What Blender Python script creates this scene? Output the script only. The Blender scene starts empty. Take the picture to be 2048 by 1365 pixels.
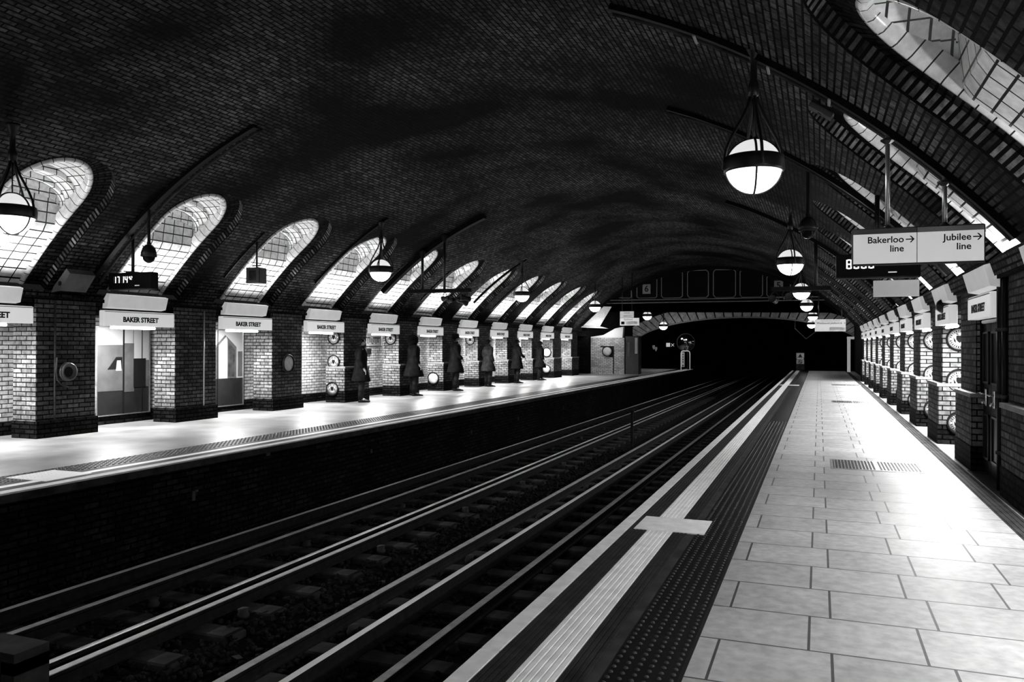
import bpy, bmesh, math, random
from mathutils import Vector, Matrix
random.seed(7)
PI = math.pi
scene = bpy.context.scene
col = scene.collection

# ---------------------------------------------------------------- camera
CZ = 1.52
YAW, PITCH, ROLL = 0.36644, 0.00556, -0.003
def cam_basis(yaw, pitch, roll):
    n = Vector((-math.sin(yaw)*math.cos(pitch), math.cos(yaw)*math.cos(pitch), math.sin(pitch)))
    r = Vector((math.cos(yaw), math.sin(yaw), 0)); u = r.cross(n)
    r2 = r*math.cos(roll) - u*math.sin(roll); u2 = u*math.cos(roll) + r*math.sin(roll)
    return r2, u2, n
r_, u_, n_ = cam_basis(YAW, PITCH, ROLL)
cam = bpy.data.objects.new('camera', bpy.data.cameras.new('camera'))
col.objects.link(cam)
cam.matrix_world = Matrix(((r_.x, u_.x, -n_.x, 0), (r_.y, u_.y, -n_.y, 0), (r_.z, u_.z, -n_.z, CZ), (0, 0, 0, 1)))
cam.data.sensor_width = 36; cam.data.lens = 1600*36/2048
cam.data.clip_start = .05; cam.data.clip_end = 300
scene.camera = cam
# ---------------------------------------------------------------- world, exposure
w = bpy.data.worlds.new('night'); scene.world = w; w.use_nodes = True
w.node_tree.nodes['Background'].inputs[0].default_value = (1, 1, 1, 1)
w.node_tree.nodes['Background'].inputs[1].default_value = 0.004
vs = scene.view_settings
vs.view_transform = 'Standard'; vs.look = 'None'; vs.exposure = 1.3; vs.gamma = 1; vs.use_curve_mapping = False
GLOBE_UP, GLOBE_DN = .30, 12.0      # emission of the globe halves
UPLIGHT, DOWNLIGHT = 9.5, 70.0      # lamp power of each bay fitting

# ---------------------------------------------------------------- materials
def mat(name, c=.5, rough=.7, metal=0, emit=0, noise=0, nscale=3, bump=0, spec=None):
    m = bpy.data.materials.new(name); m.use_nodes = True
    nt = m.node_tree; b = nt.nodes['Principled BSDF']
    b.inputs['Base Color'].default_value = (c, c, c, 1)
    b.inputs['Roughness'].default_value = rough; b.inputs['Metallic'].default_value = metal
    if spec is None and c < .08: spec = .06
    if spec is not None: b.inputs['Specular IOR Level'].default_value = spec
    if emit:
        b.inputs['Emission Color'].default_value = (1, 1, 1, 1); b.inputs['Emission Strength'].default_value = emit
    if noise or bump:
        tc = nt.nodes.new('ShaderNodeTexCoord'); nz = nt.nodes.new('ShaderNodeTexNoise')
        nz.inputs['Scale'].default_value = nscale; nz.inputs['Detail'].default_value = 6
        nt.links.new(tc.outputs['Object'], nz.inputs['Vector'])
        if noise:
            mr = nt.nodes.new('ShaderNodeMapRange')
            mr.inputs['From Min'].default_value = .3; mr.inputs['From Max'].default_value = .7
            mr.inputs['To Min'].default_value = c*(1-noise); mr.inputs['To Max'].default_value = min(1, c*(1+noise))
            nt.links.new(nz.outputs['Fac'], mr.inputs['Value']); nt.links.new(mr.outputs['Result'], b.inputs['Base Color'])
        if bump:
            bp = nt.nodes.new('ShaderNodeBump'); bp.inputs['Strength'].default_value = bump; bp.inputs['Distance'].default_value = .02
            nt.links.new(nz.outputs['Fac'], bp.inputs['Height']); nt.links.new(bp.outputs['Normal'], b.inputs['Normal'])
    return m

def brick(name, c1, c2, mortar, bw, bh, ms, rough=.8, dirt=.5, dscale=.7, offset=.5, bump=.6, fine=.35, dlo=.35, dhi=.68, freq=2, spec=.5, ox=0, oy=0, smooth=.1):
    """masonry from a Brick Texture laid out in metres on the UV map, with soot patches"""
    m = bpy.data.materials.new(name); m.use_nodes = True
    nt = m.node_tree; N = nt.nodes.new; L = nt.links.new; b = nt.nodes['Principled BSDF']
    b.inputs['Roughness'].default_value = rough; b.inputs['Specular IOR Level'].default_value = spec
    uv = N('ShaderNodeUVMap'); mp = N('ShaderNodeMapping'); mp.inputs['Location'].default_value = (ox, oy, 0)
    L(uv.outputs['UV'], mp.inputs['Vector'])
    br = N('ShaderNodeTexBrick'); L(mp.outputs['Vector'], br.inputs['Vector'])
    br.offset = offset; br.offset_frequency = freq
    for k, v in (('Scale', 1), ('Mortar Size', ms), ('Mortar Smooth', smooth), ('Bias', 0), ('Brick Width', bw), ('Row Height', bh)):
        br.inputs[k].default_value = v
    br.inputs['Color1'].default_value = (c1, c1, c1, 1); br.inputs['Color2'].default_value = (c2, c2, c2, 1)
    br.inputs['Mortar'].default_value = (mortar, mortar, mortar, 1)
    tc = N('ShaderNodeTexCoord')
    def noisefac(scale, lo, hi, a, b_, detail=6):
        nz = N('ShaderNodeTexNoise'); nz.inputs['Scale'].default_value = scale; nz.inputs['Detail'].default_value = detail
        L(tc.outputs['Object'], nz.inputs['Vector'])
        mr = N('ShaderNodeMapRange'); mr.inputs['From Min'].default_value = lo; mr.inputs['From Max'].default_value = hi
        mr.inputs['To Min'].default_value = a; mr.inputs['To Max'].default_value = b_
        L(nz.outputs['Fac'], mr.inputs['Value']); return mr.outputs['Result'], nz
    f1, _ = noisefac(dscale, dlo, dhi, 1-dirt, 1.15)
    f2, nz2 = noisefac(14, .35, .65, 1-fine, 1.2, 3)
    def mul(a, b_):
        mx = N('ShaderNodeMix'); mx.data_type = 'RGBA'; mx.blend_type = 'MULTIPLY'; mx.inputs['Factor'].default_value = 1
        L(a, mx.inputs[6]); L(b_, mx.inputs[7]); return mx.outputs[2]
    L(mul(mul(br.outputs['Color'], f1), f2), b.inputs['Base Color'])
    if bump:
        inv = N('ShaderNodeMath'); inv.operation = 'MULTIPLY_ADD'; inv.inputs[1].default_value = -1; inv.inputs[2].default_value = 1
        L(br.outputs['Fac'], inv.inputs[0])
        ad = N('ShaderNodeMath'); ad.operation = 'MULTIPLY_ADD'; ad.inputs[1].default_value = .35
        L(nz2.outputs['Fac'], ad.inputs[0]); L(inv.outputs[0], ad.inputs[2])
        bp = N('ShaderNodeBump'); bp.inputs['Strength'].default_value = bump; bp.inputs['Distance'].default_value = .012
        L(ad.outputs[0], bp.inputs['Height']); L(bp.outputs['Normal'], b.inputs['Normal'])
    return m

M = dict(
    vault=brick('sooty_vault_brick', .15, .045, .001, .225, .075, .012, rough=.8, spec=.06, dirt=.95, dscale=.38, fine=.65, bump=1.0, dlo=.40, dhi=.64),
    arch=brick('dark_arch_brick', .05, .015, .001, .225, .075, .012, dirt=.7, dscale=1.2, fine=.6, bump=1.0, spec=.05),  # darker copy of the edge brick, for the inner ring
    edge=brick('lit_edge_brick', .42, .03, .002, .5, .075, .018, dirt=.85, dscale=1.1, fine=.7, bump=1.0, spec=.1, offset=0),  # paler copy of the arch brick, light from the wells painted in
    pillar=brick('grey_pillar_brick', .11, .035, .0015, .225, .075, .010, spec=.1, dirt=.45, dscale=1.6, fine=.45, bump=.9),
    niche=brick('pale_niche_brick', .55, .32, .012, .225, .075, .008, dirt=.35, dscale=1.2, fine=.3, bump=.6),
    lit_reveal=brick('lit_reveal_brick', .30, .16, .008, .225, .075, .009, dirt=.45, dscale=1.8, fine=.4, bump=.8, spec=.1),  # paler than the pillar brick: lamp light on the side faces painted in
    darkbrick=brick('dark_brick', .022, .006, .0005, .225, .075, .012, spec=.04, dirt=.6, dscale=.9, fine=.6, bump=.9),
    tile=brick('white_glazed_tile', .86, .78, .012, .24, .15, .010, rough=.22, dirt=.12, dscale=2, fine=.04, bump=.25, offset=0, smooth=0),
    trimtile=brick('white_trim_tile', .85, .72, .03, .15, 1.0, .006, rough=.2, dirt=.2, dscale=2, fine=.05, bump=.2, offset=0, smooth=0),
    paving=brick('platform_paving', .33, .27, .012, .54, .545, .007, rough=.45, dirt=.10, dscale=3, fine=.12, bump=.25, offset=.2, ox=.48, oy=.09, smooth=0),
    leftfloor=mat('smooth_platform_floor', .25, .34, noise=.45, nscale=1.3),
    white=mat('white_paint', .88, .6, noise=.12, nscale=9),
    grey=mat('grey_paint', .30, .5, noise=.1),
    signwhite=mat('sign_glow_white', .74, .35, emit=.15),  # faint glow added so the sign faces read brighter
    plainwhite=mat('plain_white', .6, .5),
    disc=mat('plaque_glaze', .36, .3, noise=.2, nscale=12),
    ledge=mat('stone_ledge', .16, .7, noise=.3, nscale=6),
    hood=mat('hood_white', .62, .45, emit=.09, noise=.06, nscale=5),  # faint glow added to brighten the hoods, also on other pale parts
    black=mat('black_paint', .008, .5),
    blackmetal=mat('black_metal', .012, .35, noise=.3, nscale=8, spec=.35),
    text=mat('sign_black', .01, .5),
    signgrey=mat('sign_grey_band', .10, .4),
    steel=mat('bright_steel', .62, .28, metal=.9, noise=.2, nscale=6),
    tube_steel=mat('sign_pole_steel', .5, .3, metal=.8),
    rust=mat('rusty_rail_side', .012, .7, noise=.4, nscale=12),
    railtop=mat('polished_rail_top', .8, .42, metal=.55),
    condtop=mat('conductor_rail_top', .42, .5, metal=.5, noise=.25, nscale=8),
    sleeper=mat('sleeper_timber', .03, .8, noise=.5, nscale=6, bump=.5),
    ballast=mat('ballast_stone', .016, .9, noise=.7, nscale=18, bump=1),
    ballastbed=mat('ballast_bed', .006, .95, noise=.7, nscale=25, bump=1),
    ribbed=mat('dark_ribbed_strip', .022, .5, noise=.5, nscale=7, bump=.4),
    tactile=mat('dark_tactile', .006, .4, noise=.4, nscale=9),
    blister=mat('blister_dome', .05, .25),
    dirty=mat('dirty_grey', .035, .7, noise=.6, nscale=5),
    darkfloor=mat('dark_floor', .03, .6, noise=.6, nscale=4),
    wood=mat('black_varnish', .010, .28),
    globe_up=mat('globe_upper_glass', .8, .2, emit=GLOBE_UP, noise=.1),
    globe_dn=mat('globe_lower_glass', .9, .2, emit=GLOBE_DN),
    tube=mat('fluorescent_tube', .9, .3, emit=9),
    led=mat('lit_digit', .5, .4, emit=.8),
    leddim=mat('unlit_digit', .06, .4),
    darkglass=mat('dark_glass', .01, .05),
    glass_mid=mat('glossy_grey', .075, .15, noise=.25, nscale=3),  # also colours the flat reflections in the display cases
    glass_hi=mat('glossy_white', .30, .15),
    coat=mat('black_coat_cloth', .006, .9, noise=.6, nscale=9),
    coat2=mat('charcoal_coat_cloth', .016, .9, noise=.6, nscale=9),
    skin=mat('skin', .22, .55), hair=mat('dark_hair', .006, .6), shoe=mat('black_shoe', .008, .35),
    girder=mat('girder_black', .006, .5), line=mat('girder_line', .30, .6),
    ring=mat('voussoir_grey', .42, .8, noise=.35, nscale=5, bump=.6),
    tunnel=mat('tunnel_black', .006, .9, noise=.6, nscale=2),
    mirror=mat('convex_mirror', .35, .08, metal=1),
    cable=mat('cable_black', .005, .5),
    brass=mat('bright_metal', .6, .25, metal=1),
)

# ---------------------------------------------------------------- helpers
def boxuv(me, flipped=False):
    uvl = me.uv_layers.new(name='UVMap') if not me.uv_layers else me.uv_layers[0]
    for p in me.polygons:
        n = p.normal; ax = max(range(3), key=lambda i: abs(n[i]))
        for li in p.loop_indices:
            v = me.vertices[me.loops[li].vertex_index].co
            uvl.data[li].uv = (v.y, v.z) if ax == 0 else ((v.x, v.z) if ax == 1 else (v.x, v.y))

class MB:
    def __init__(s): s.v = []; s.f = []; s.uv = None; s.mi = []; s.cur = 0
    def add(s, vs_, fs, m=None):
        o = len(s.v); s.v += [tuple(v) for v in vs_]
        for f in fs: s.f.append(tuple(i+o for i in f)); s.mi.append(s.cur if m is None else m)
        return s
    def box(s, x0, x1, y0, y1, z0, z1, m=None):
        return s.add([(x0,y0,z0),(x1,y0,z0),(x1,y1,z0),(x0,y1,z0),(x0,y0,z1),(x1,y0,z1),(x1,y1,z1),(x0,y1,z1)],
                     [(0,3,2,1),(4,5,6,7),(0,1,5,4),(1,2,6,5),(2,3,7,6),(3,0,4,7)], m)
    def bevbox(s, x0, x1, y0, y1, z0, z1, b=.02, m=None):
        """box with chamfered vertical and top edges"""
        def ring(ins, z): 
            a0,a1,c0,c1 = x0+ins,x1-ins,y0+ins,y1-ins
            return [(a0+b,c0,z),(a1-b,c0,z),(a1,c0+b,z),(a1,c1-b,z),(a1-b,c1,z),(a0+b,c1,z),(a0,c1-b,z),(a0,c0+b,z)]
        return s.loft([ring(0,z0), ring(0,z1-b), ring(b,z1)], cap=True, m=m)
    def prism(s, pts, axis, a, b, m=None):
        """polygon pts (2D) extruded on axis from a to b; axis 'y': pts=(x,z); 'x': pts=(y,z); 'z': pts=(x,y)"""
        def q(p, h): return (p[0],h,p[1]) if axis == 'y' else ((h,p[0],p[1]) if axis == 'x' else (p[0],p[1],h))
        n = len(pts)
        fs = [tuple(range(n)), tuple(range(2*n-1, n-1, -1))] + [(i, (i+1)%n, n+(i+1)%n, n+i) for i in range(n)]
        return s.add([q(p,a) for p in pts]+[q(p,b) for p in pts], fs, m)
    def loft(s, rings, cap=False, close=True, m=None):
        n = len(rings[0]); vs_ = [p for r in rings for p in r]; fs = []
        for k in range(len(rings)-1):
            for i in range(n if close else n-1):
                j = (i+1) % n
                fs.append((k*n+i, k*n+j, (k+1)*n+j, (k+1)*n+i))
        if cap:
            fs.append(tuple(reversed(range(n)))); fs.append(tuple((len(rings)-1)*n+i for i in range(n)))
        return s.add(vs_, fs, m)
    def tube(s, pts, r, seg=10, cap=True, m=None, flat=None):
        pts = [Vector(p) for p in pts]; rings = []
        rr = r if isinstance(r, (list, tuple)) else [r]*len(pts)
        prev = None
        for i, p in enumerate(pts):
            d = (pts[min(i+1, len(pts)-1)] - pts[max(i-1, 0)]).normalized()
            if prev is None:
                a = Vector((0,0,1)) if abs(d.z) < .9 else Vector((1,0,0))
                prev = d.cross(a).normalized()
            prev = (prev - d*prev.dot(d)).normalized(); q = d.cross(prev)
            rings.append([tuple(p + prev*math.cos(2*PI*k/seg)*rr[i] + q*math.sin(2*PI*k/seg)*rr[i]) for k in range(seg)])
        return s.loft(rings, cap=cap, m=m)
    def lathe(s, prof, seg=28, c=(0,0,0), axis='z', m=None, cap=False):
        rings = []
        for r, h in prof:
            ring = []
            for k in range(seg):
                a, b = r*math.cos(2*PI*k/seg), r*math.sin(2*PI*k/seg)
                p = (a, b, h) if axis == 'z' else ((a, h, b) if axis == 'y' else (h, a, b))
                ring.append((p[0]+c[0], p[1]+c[1], p[2]+c[2]))
            rings.append(ring)
        return s.loft(rings, cap=cap, m=m)
    def mesh(s, name, ms, smooth=False, uvs=None):
        me = bpy.data.meshes.new(name); me.from_pydata(s.v, [], s.f); me.update()
        ms = ms if isinstance(ms, (list, tuple)) else [ms]
        for m in ms: me.materials.append(m)
        for p, i in zip(me.polygons, s.mi): p.material_index = i; p.use_smooth = smooth
        if uvs is None:
            bm = bmesh.new(); bm.from_mesh(me); bmesh.ops.recalc_face_normals(bm, faces=bm.faces); bm.to_mesh(me); bm.free()
            boxuv(me)
        else:
            uvl = me.uv_layers.new(name='UVMap')
            for l in me.loops: uvl.data[l.index].uv = uvs[l.vertex_index]
        return me
    def build(s, name, ms, parent=None, smooth=False, uvs=None, loc=None):
        o = bpy.data.objects.new(name, s.mesh(name, ms, smooth, uvs)); col.objects.link(o)
        if parent: o.parent = parent
        if loc: o.location = loc
        return o

def tag(o, label=None, cat=None, group=None, kind=None):
    if label: o['label'] = label
    if cat: o['category'] = cat
    if group: o['group'] = group
    if kind: o['kind'] = kind
    return o
def empty(name, loc, rz=0, label=None, cat=None, group=None, kind=None):
    o = bpy.data.objects.new(name, None); col.objects.link(o); o.location = loc; o.rotation_euler = (0, 0, rz)
    o.empty_display_size = .1
    return tag(o, label, cat, group, kind)
def copy_tree(o, parent=None):
    c = o.copy(); col.objects.link(c)
    if parent: c.parent = parent
    for ch in list(o.children): copy_tree(ch, c)
    return c
ORD = ['first','second','third','fourth','fifth','sixth','seventh','eighth','ninth','tenth','eleventh','twelfth','thirteenth','fourteenth','fifteenth','sixteenth']
def text_mesh(txt, size, depth=.002, bold=0, ax='left', spacing=1.0):
    c = bpy.data.curves.new('lettering', 'FONT'); c.body = txt; c.size = size; c.extrude = depth; c.offset = bold
    c.align_x = 'CENTER' if ax == 'center' else ('RIGHT' if ax == 'right' else 'LEFT'); c.align_y = 'CENTER'; c.space_character = spacing
    c.resolution_u = 3
    o = bpy.data.objects.new('lettering', c); col.objects.link(o)
    bpy.context.view_layer.update()
    me = bpy.data.meshes.new_from_object(o.evaluated_get(bpy.context.evaluated_depsgraph_get()))
    bpy.data.objects.remove(o); bpy.data.curves.remove(c)
    return me
def lettering(txt, size, m, parent, loc, rot, bold=0, ax='center', name='lettering', spacing=1.0, me=None):
    me = me or text_mesh(txt, size, bold=bold, ax=ax, spacing=spacing)
    if not me.materials: me.materials.append(m)
    o = bpy.data.objects.new(name, me); col.objects.link(o); o.parent = parent; o.location = loc; o.rotation_euler = rot
    return o
def area_light(parent, loc, rot, sx, sy, power, spread=PI):
    l = bpy.data.lights.new('lamp_light', 'AREA'); l.shape = 'RECTANGLE'; l.size = sx; l.size_y = sy; l.energy = power; l.spread = spread
    o = bpy.data.objects.new('lamp_light', l); col.objects.link(o); o.parent = parent; o.location = loc; o.rotation_euler = rot
    return o

# ---------------------------------------------------------------- vault section
VCX, VR, VZ0 = -5.2, 9.0, -3.38
XL, XR = -11.70, 1.80
Y0, Y1 = -3.5, 42.0
def build_profile(side):
    """points (X, z) from crown to foot, and their running length"""
    pts = []
    ulim = 6.90
    for i in range(0, 91): 
        u = ulim*i/90; pts.append((VCX + side*u, VZ0 + math.sqrt(VR*VR-u*u)))
    pts.append((VCX+side*6.93, 2.27))
    L = [0]
    for a, b in zip(pts, pts[1:]): L.append(L[-1] + math.hypot(a[0]-b[0], a[1]-b[1]))
    return pts, L
PROF = {s: build_profile(s) for s in (-1, 1)}
def sp(side, s):
    pts, L = PROF[side]
    if s <= 0: return pts[0]
    for i in range(len(L)-1):
        if s <= L[i+1] or i == len(L)-2:
            f = (s-L[i])/(L[i+1]-L[i]); a, b = pts[i], pts[i+1]
            return (a[0]+(b[0]-a[0])*f, a[1]+(b[1]-a[1])*f)
def s_of_u(u): return VR*math.asin(u/VR)
def spn(side, s, d):
    """surface point pushed outwards by d"""
    x, z = sp(side, s); u = min(6.9, abs(x-VCX)); n = Vector((side*u, 0, math.sqrt(VR*VR-u*u))).normalized()
    return (x+n.x*d, z+n.z*d)
S_TOP = s_of_u(4.35)
S_END = {s: PROF[s][1][-1] for s in (-1, 1)}
REC = .15
WOFF = {-1: -.525, 1: .76}     # how far the wells sit from the pillar corners
PITCH_L, PITCH_R = 2.96, 2.93
BAYS_L = [12.2 + PITCH_L*k for k in range(-5, 10)]
BAYS_R = [8.28 + PITCH_R*k for k in range(-4, 11)]
def slot(side, T):
    """paired paths of the outer and the inner slot outline, bottom near -> arch -> bottom far: (t, s)"""
    c = T + WOFF[side]
    hw_in, hw_out = (.625, .975) if side < 0 else (.50, .82)
    sc = s_of_u(5.62 if side < 0 else 5.95)            # where the round head starts
    sb = S_END[side]-.16
    crn = s_of_u(4.98 if side < 0 else 5.38)
    k_in = (sc-crn); k_out = (sc-s_of_u(4.78 if side < 0 else 5.08))
    angs = [PI*i/28 for i in range(29)]
    O, I = [], []
    for i in range(11):
        s = sb + (sc-sb)*i/10
        O.append((c-hw_out, s)); I.append((c-hw_in, s))
    for a in angs[1:-1]:
        O.append((c-hw_out*math.cos(a), sc-k_out*math.sin(a))); I.append((c-hw_in*math.cos(a), sc-k_in*math.sin(a)))
    for i in range(11):
        s = sc + (sb-sc)*i/10
        O.append((c+hw_out, s)); I.append((c+hw_in, s))
    return c, sc, sb, O, I
def build_vault():
    mb = MB(); uvs = []
    def grid(rows, m=0):
        """rows of (x,y,z,u,v)"""
        n = len(rows[0]); o = len(mb.v)
        for r in rows:
            for p in r: mb.v.append(p[:3]); uvs.append(p[3:])
        for i in range(len(rows)-1):
            for j in range(n-1):
                a = o+i*n+j; mb.f.append((a, a+1, a+n+1, a+n)); mb.mi.append(m)
    def sv(side, t, s, d=0):
        x, z = spn(side, s, d) if d else sp(side, s)
        return (x, t, z, t, side*s)
    # crown
    ny = 46
    rows = []
    for i in range(ny+1):
        t = Y0+(Y1-Y0)*i/ny
        rows.append([sv(-1, t, S_TOP*(1-j/14)) for j in range(14)] + [sv(1, t, S_TOP*j/14) for j in range(15)])
    grid(rows)
    for side, bays, pitch in ((-1, BAYS_L, PITCH_L), (1, BAYS_R, PITCH_R)):
        ss = [S_TOP+(S_END[side]-S_TOP)*j/16 for j in range(17)]
        cells = [T+WOFF[side] for T in bays]
        lo, hi = cells[0]-pitch/2, cells[-1]+pitch/2
        for a, b in ((Y0, lo), (hi, Y1)):
            if b-a > .01: grid([[sv(side, a+(b-a)*i/3, s) for s in ss] for i in range(4)])
        for T in bays:
            c, sc, sb, O, I = slot(side, T)
            hp = pitch/2
            # straight flanks and head: the outer ring of each cell runs along the cell border
            B = []
            for (t, s) in O:
                if abs(s-sc) < 1e-6 or s > sc: B.append((c + (hp if t > c else -hp), s))
                else: B.append(None)
            idx = [i for i, p in enumerate(B) if p is None]
            n = len(idx)
            hgt = sc-S_TOP; per = hgt*2 + 2*hp
            k1 = round(n*hgt/per); k2 = n-1-k1
            for q, i in enumerate(idx):
                if q <= k1: B[i] = (c-hp, sc-hgt*((q+1)/(k1+1)))
                elif q >= k2: B[i] = (c+hp, sc-hgt*((n-q)/(n-k2)))
                else: B[i] = (c-hp+2*hp*(q-k1)/(k2-k1), S_TOP)
            rows = []
            for f in range(7):
                rows.append([sv(side, o[0]+(b[0]-o[0])*f/6, o[1]+(b[1]-o[1])*f/6) for o, b in zip(O, B)])
            grid(rows)
            # strip under the slot
            grid([[sv(side, c-hp+2*hp*i/8, sb), sv(side, c-hp+2*hp*i/8, S_END[side])] for i in range(9)])
            # recess wall and inner ring, laid as radial bricks
            run = 0; L = [0]
            for p, q in zip(O, O[1:]):
                run += math.hypot(p[0]-q[0], p[1]-q[1]); L.append(run)
            def rp(p, d, u, v):
                x, z = spn(side, p[1], d) if d else sp(side, p[1]); return (x, p[0], z, u, v)
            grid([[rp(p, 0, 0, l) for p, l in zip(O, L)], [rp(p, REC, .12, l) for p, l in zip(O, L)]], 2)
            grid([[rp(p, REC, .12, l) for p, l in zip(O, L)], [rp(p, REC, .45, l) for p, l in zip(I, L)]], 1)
    o = mb.build('ceiling', [M['vault'], M['arch'], M['edge']], smooth=False, uvs=uvs)
    tag(o, 'sooty brick barrel vault over the two tracks', kind='structure')
build_vault()

# ---------------------------------------------------------------- light wells in the haunches
def u_back(z):
    """outward distance of the tiled back wall of a well"""
    if z < 3.35: return math.sqrt(max(0, VR*VR-(z-VZ0)**2)) + .20
    u0 = math.sqrt(VR*VR-(3.35-VZ0)**2) + .20
    return u0 + (z-3.35)*-.12
def well(side, T, label, group):
    c, sc, sb, O, I = slot(side, T)
    root = empty('light_well', (VCX+side*6, c, 2.3), 0, label, 'light well', group)
    def loc(p): return (p[0]-root.location.x, p[1]-root.location.y, p[2]-root.location.z)
    # edge trim of glazed bullnose tiles
    mb = MB(); uvs = []; rings = []; run = 0; prev = None
    for i, (t, s) in enumerate(I):
        if prev: run += math.hypot(t-prev[0], s-prev[1])
        prev = (t, s)
        # inward direction in the (t,s) plane
        a, b = I[max(i-1, 0)], I[min(i+1, len(I)-1)]
        dt, ds = b[0]-a[0], b[1]-a[1]; L = math.hypot(dt, ds); nt_, ns = -ds/L, dt/L     # towards the slot
        if (c-t)*nt_ + (sc-s)*ns*.3 < 0 and abs(t-c) > .1: nt_, ns = -nt_, -ns
        if abs(t-c) <= .1: nt_, ns = 0, 1
        ring = []
        for (a_, d_) in ((-.03, .0), (-.02, -.03), (.02, -.035), (.055, -.01), (.065, .05), (.065, .14)):
            x, z = spn(side, s+ns*a_, REC+d_); ring.append(loc((x, t+nt_*a_, z)))
        rings.append(ring); uvs += [(run, .01*k+.3) for k in range(6)]
    mb.loft(rings, close=False)
    mb.build('edge_trim', M['trimtile'], root, smooth=True, uvs=uvs)
    # tiled lining: sides, stepped soffit and back wall, each laid out flat in metres
    mb = MB(); uvs = []; n = len(I); cols = []; runs = []; kinds = None
    zc = sp(side, sc)[1]
    u0 = 5.45 if side < 0 else 5.75
    run = 0
    for i, (t, s) in enumerate(I):
        if i: run += math.hypot(t-I[i-1][0], s-I[i-1][1])
        runs.append(run)
        x, z = spn(side, s, REC); u = abs(x-VCX)
        head = z > zc+.02
        path = [(u, z)]; zz = z; kinds = []
        for k in range(1, 5):
            uk = min(max(u0+.27*(k-1)+.27, u+.02*k), u_back(zz)-.01)
            path.append((uk, zz)); kinds.append('h')
            if head: zz = zc + (z-zc)*(1-(.16*k if side < 0 else .02*k))
            path.append((uk, zz)); kinds.append('v')
        path.append((max(u_back(zz), path[-1][0]), zz)); kinds.append('h')
        tt = c + (t-c)*.97
        cols.append([(VCX+side*p[0], tt, p[1]) for p in path])
    def quad(ps, qs):
        o = len(mb.v); mb.v.extend(loc(p) for p in ps); uvs.extend(qs); mb.f.append((o, o+1, o+2, o+3)); mb.mi.append(0)
    for i in range(n-1):
        for j, kd in enumerate(kinds):
            a, b, c2, d = cols[i][j], cols[i][j+1], cols[i+1][j+1], cols[i+1][j]
            if kd == 'h': quad((a, b, c2, d), [(runs[i], -abs(a[0])), (runs[i], -abs(b[0])), (runs[i+1], -abs(c2[0])), (runs[i+1], -abs(d[0]))])
            elif abs(a[2]-b[2])+abs(c2[2]-d[2]) > 1e-4: quad((a, b, c2, d), [(runs[i], a[2]), (runs[i], b[2]), (runs[i+1], c2[2]), (runs[i+1], d[2])])
    def bl(p): return math.hypot(abs(p[0]-VCX)-6.9, p[2]-2.3)
    for i in range(n//2):
        a, b, c2, d = cols[i][-1], cols[i+1][-1], cols[n-2-i][-1], cols[n-1-i][-1]
        quad((a, b, c2, d), [(p[1], bl(p)) for p in (a, b, c2, d)])
    mb.build('tile_lining', M['tile'], root, uvs=uvs)
    return root

# ---------------------------------------------------------------- arcades
def arcade(side):
    X = XL if side < 0 else XR
    bays = BAYS_L if side < 0 else BAYS_R
    pitch = PITCH_L if side < 0 else PITCH_R
    nw = 1.85 if side < 0 else 1.82
    nm = 'wall_left' if side < 0 else 'wall_right'
    DEP = .92
    out = lambda d: X + side*d
    mb = MB()
    xb0, xb1 = sorted((out(DEP), out(DEP+.3)))
    mb.box(xb0, xb1, Y0, Y1, 0, 2.02)
    tag(mb.build(nm, M['niche']), 'pale brick back wall behind the arcade niches', kind='structure')
    mb = MB()
    x0, x1 = sorted((out(.06), out(DEP+.3)))
    mb.box(x0, x1, Y0, Y1, 2.02, 2.27)
    x0, x1 = sorted((out(-.05), out(.6)))
    mb.box(x0, x1, Y0, Y1, 2.24, 2.30)
    tag(mb.build('trim_1' if side < 0 else 'trim_2', M['darkbrick']), 'dark brick lintel course above the arcade', kind='structure')
    mb = MB(); x0, x1 = sorted((out(DEP-.03), out(DEP)))
    mb.box(x0, x1, Y0, Y1, 0, .22)
    tag(mb.build('baseboard_left' if side < 0 else 'baseboard_right', M['darkbrick']), 'black plinth along the niche wall', kind='structure')
    return X, bays, pitch, nw, DEP
wl = {}
def pillar(side, X, T, wd, ledge, label, group, dark=False):
    r = empty('brick_pillar', (X, T, 0), 0, label, 'pillar', group)
    def bx(a, b, y0, y1, z0, z1, m, name):
        x0, x1 = sorted((side*a, side*b)); MB().box(x0, x1, y0, y1, z0, z1).build(name, m, r)
    pm = M['pillar']; fm = M['darkbrick'] if dark else M['pillar']
    D = .52
    if ledge:
        bx(0, D, 0, wd, .95, 2.24, pm, 'shaft')
        bx(.012, D, -.008, 0, .95, 2.12, M['lit_reveal'], 'lit_reveal')  # thin pale slab, light painted onto the near side
        bx(-.06, D, -.05, wd+.05, .30, .90, pm, 'base')
        bx(-.048, D, -.058, -.05, .30, .90, M['lit_reveal'], 'lit_reveal')
        bx(-.075, D, -.065, wd+.065, .90, .95, M['ledge'], 'ledge')
        bx(-.07, D, -.06, wd+.06, .0, .30, M['darkbrick'], 'plinth')
    else:
        bx(0, D, 0, wd, .28, 2.24, pm, 'shaft')
        bx(.012, D, -.008, 0, .28, 2.12, M['lit_reveal'], 'lit_reveal')
        bx(-.04, D, -.03, wd+.03, 0, .28, M['darkbrick'], 'plinth')
    return r

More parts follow.
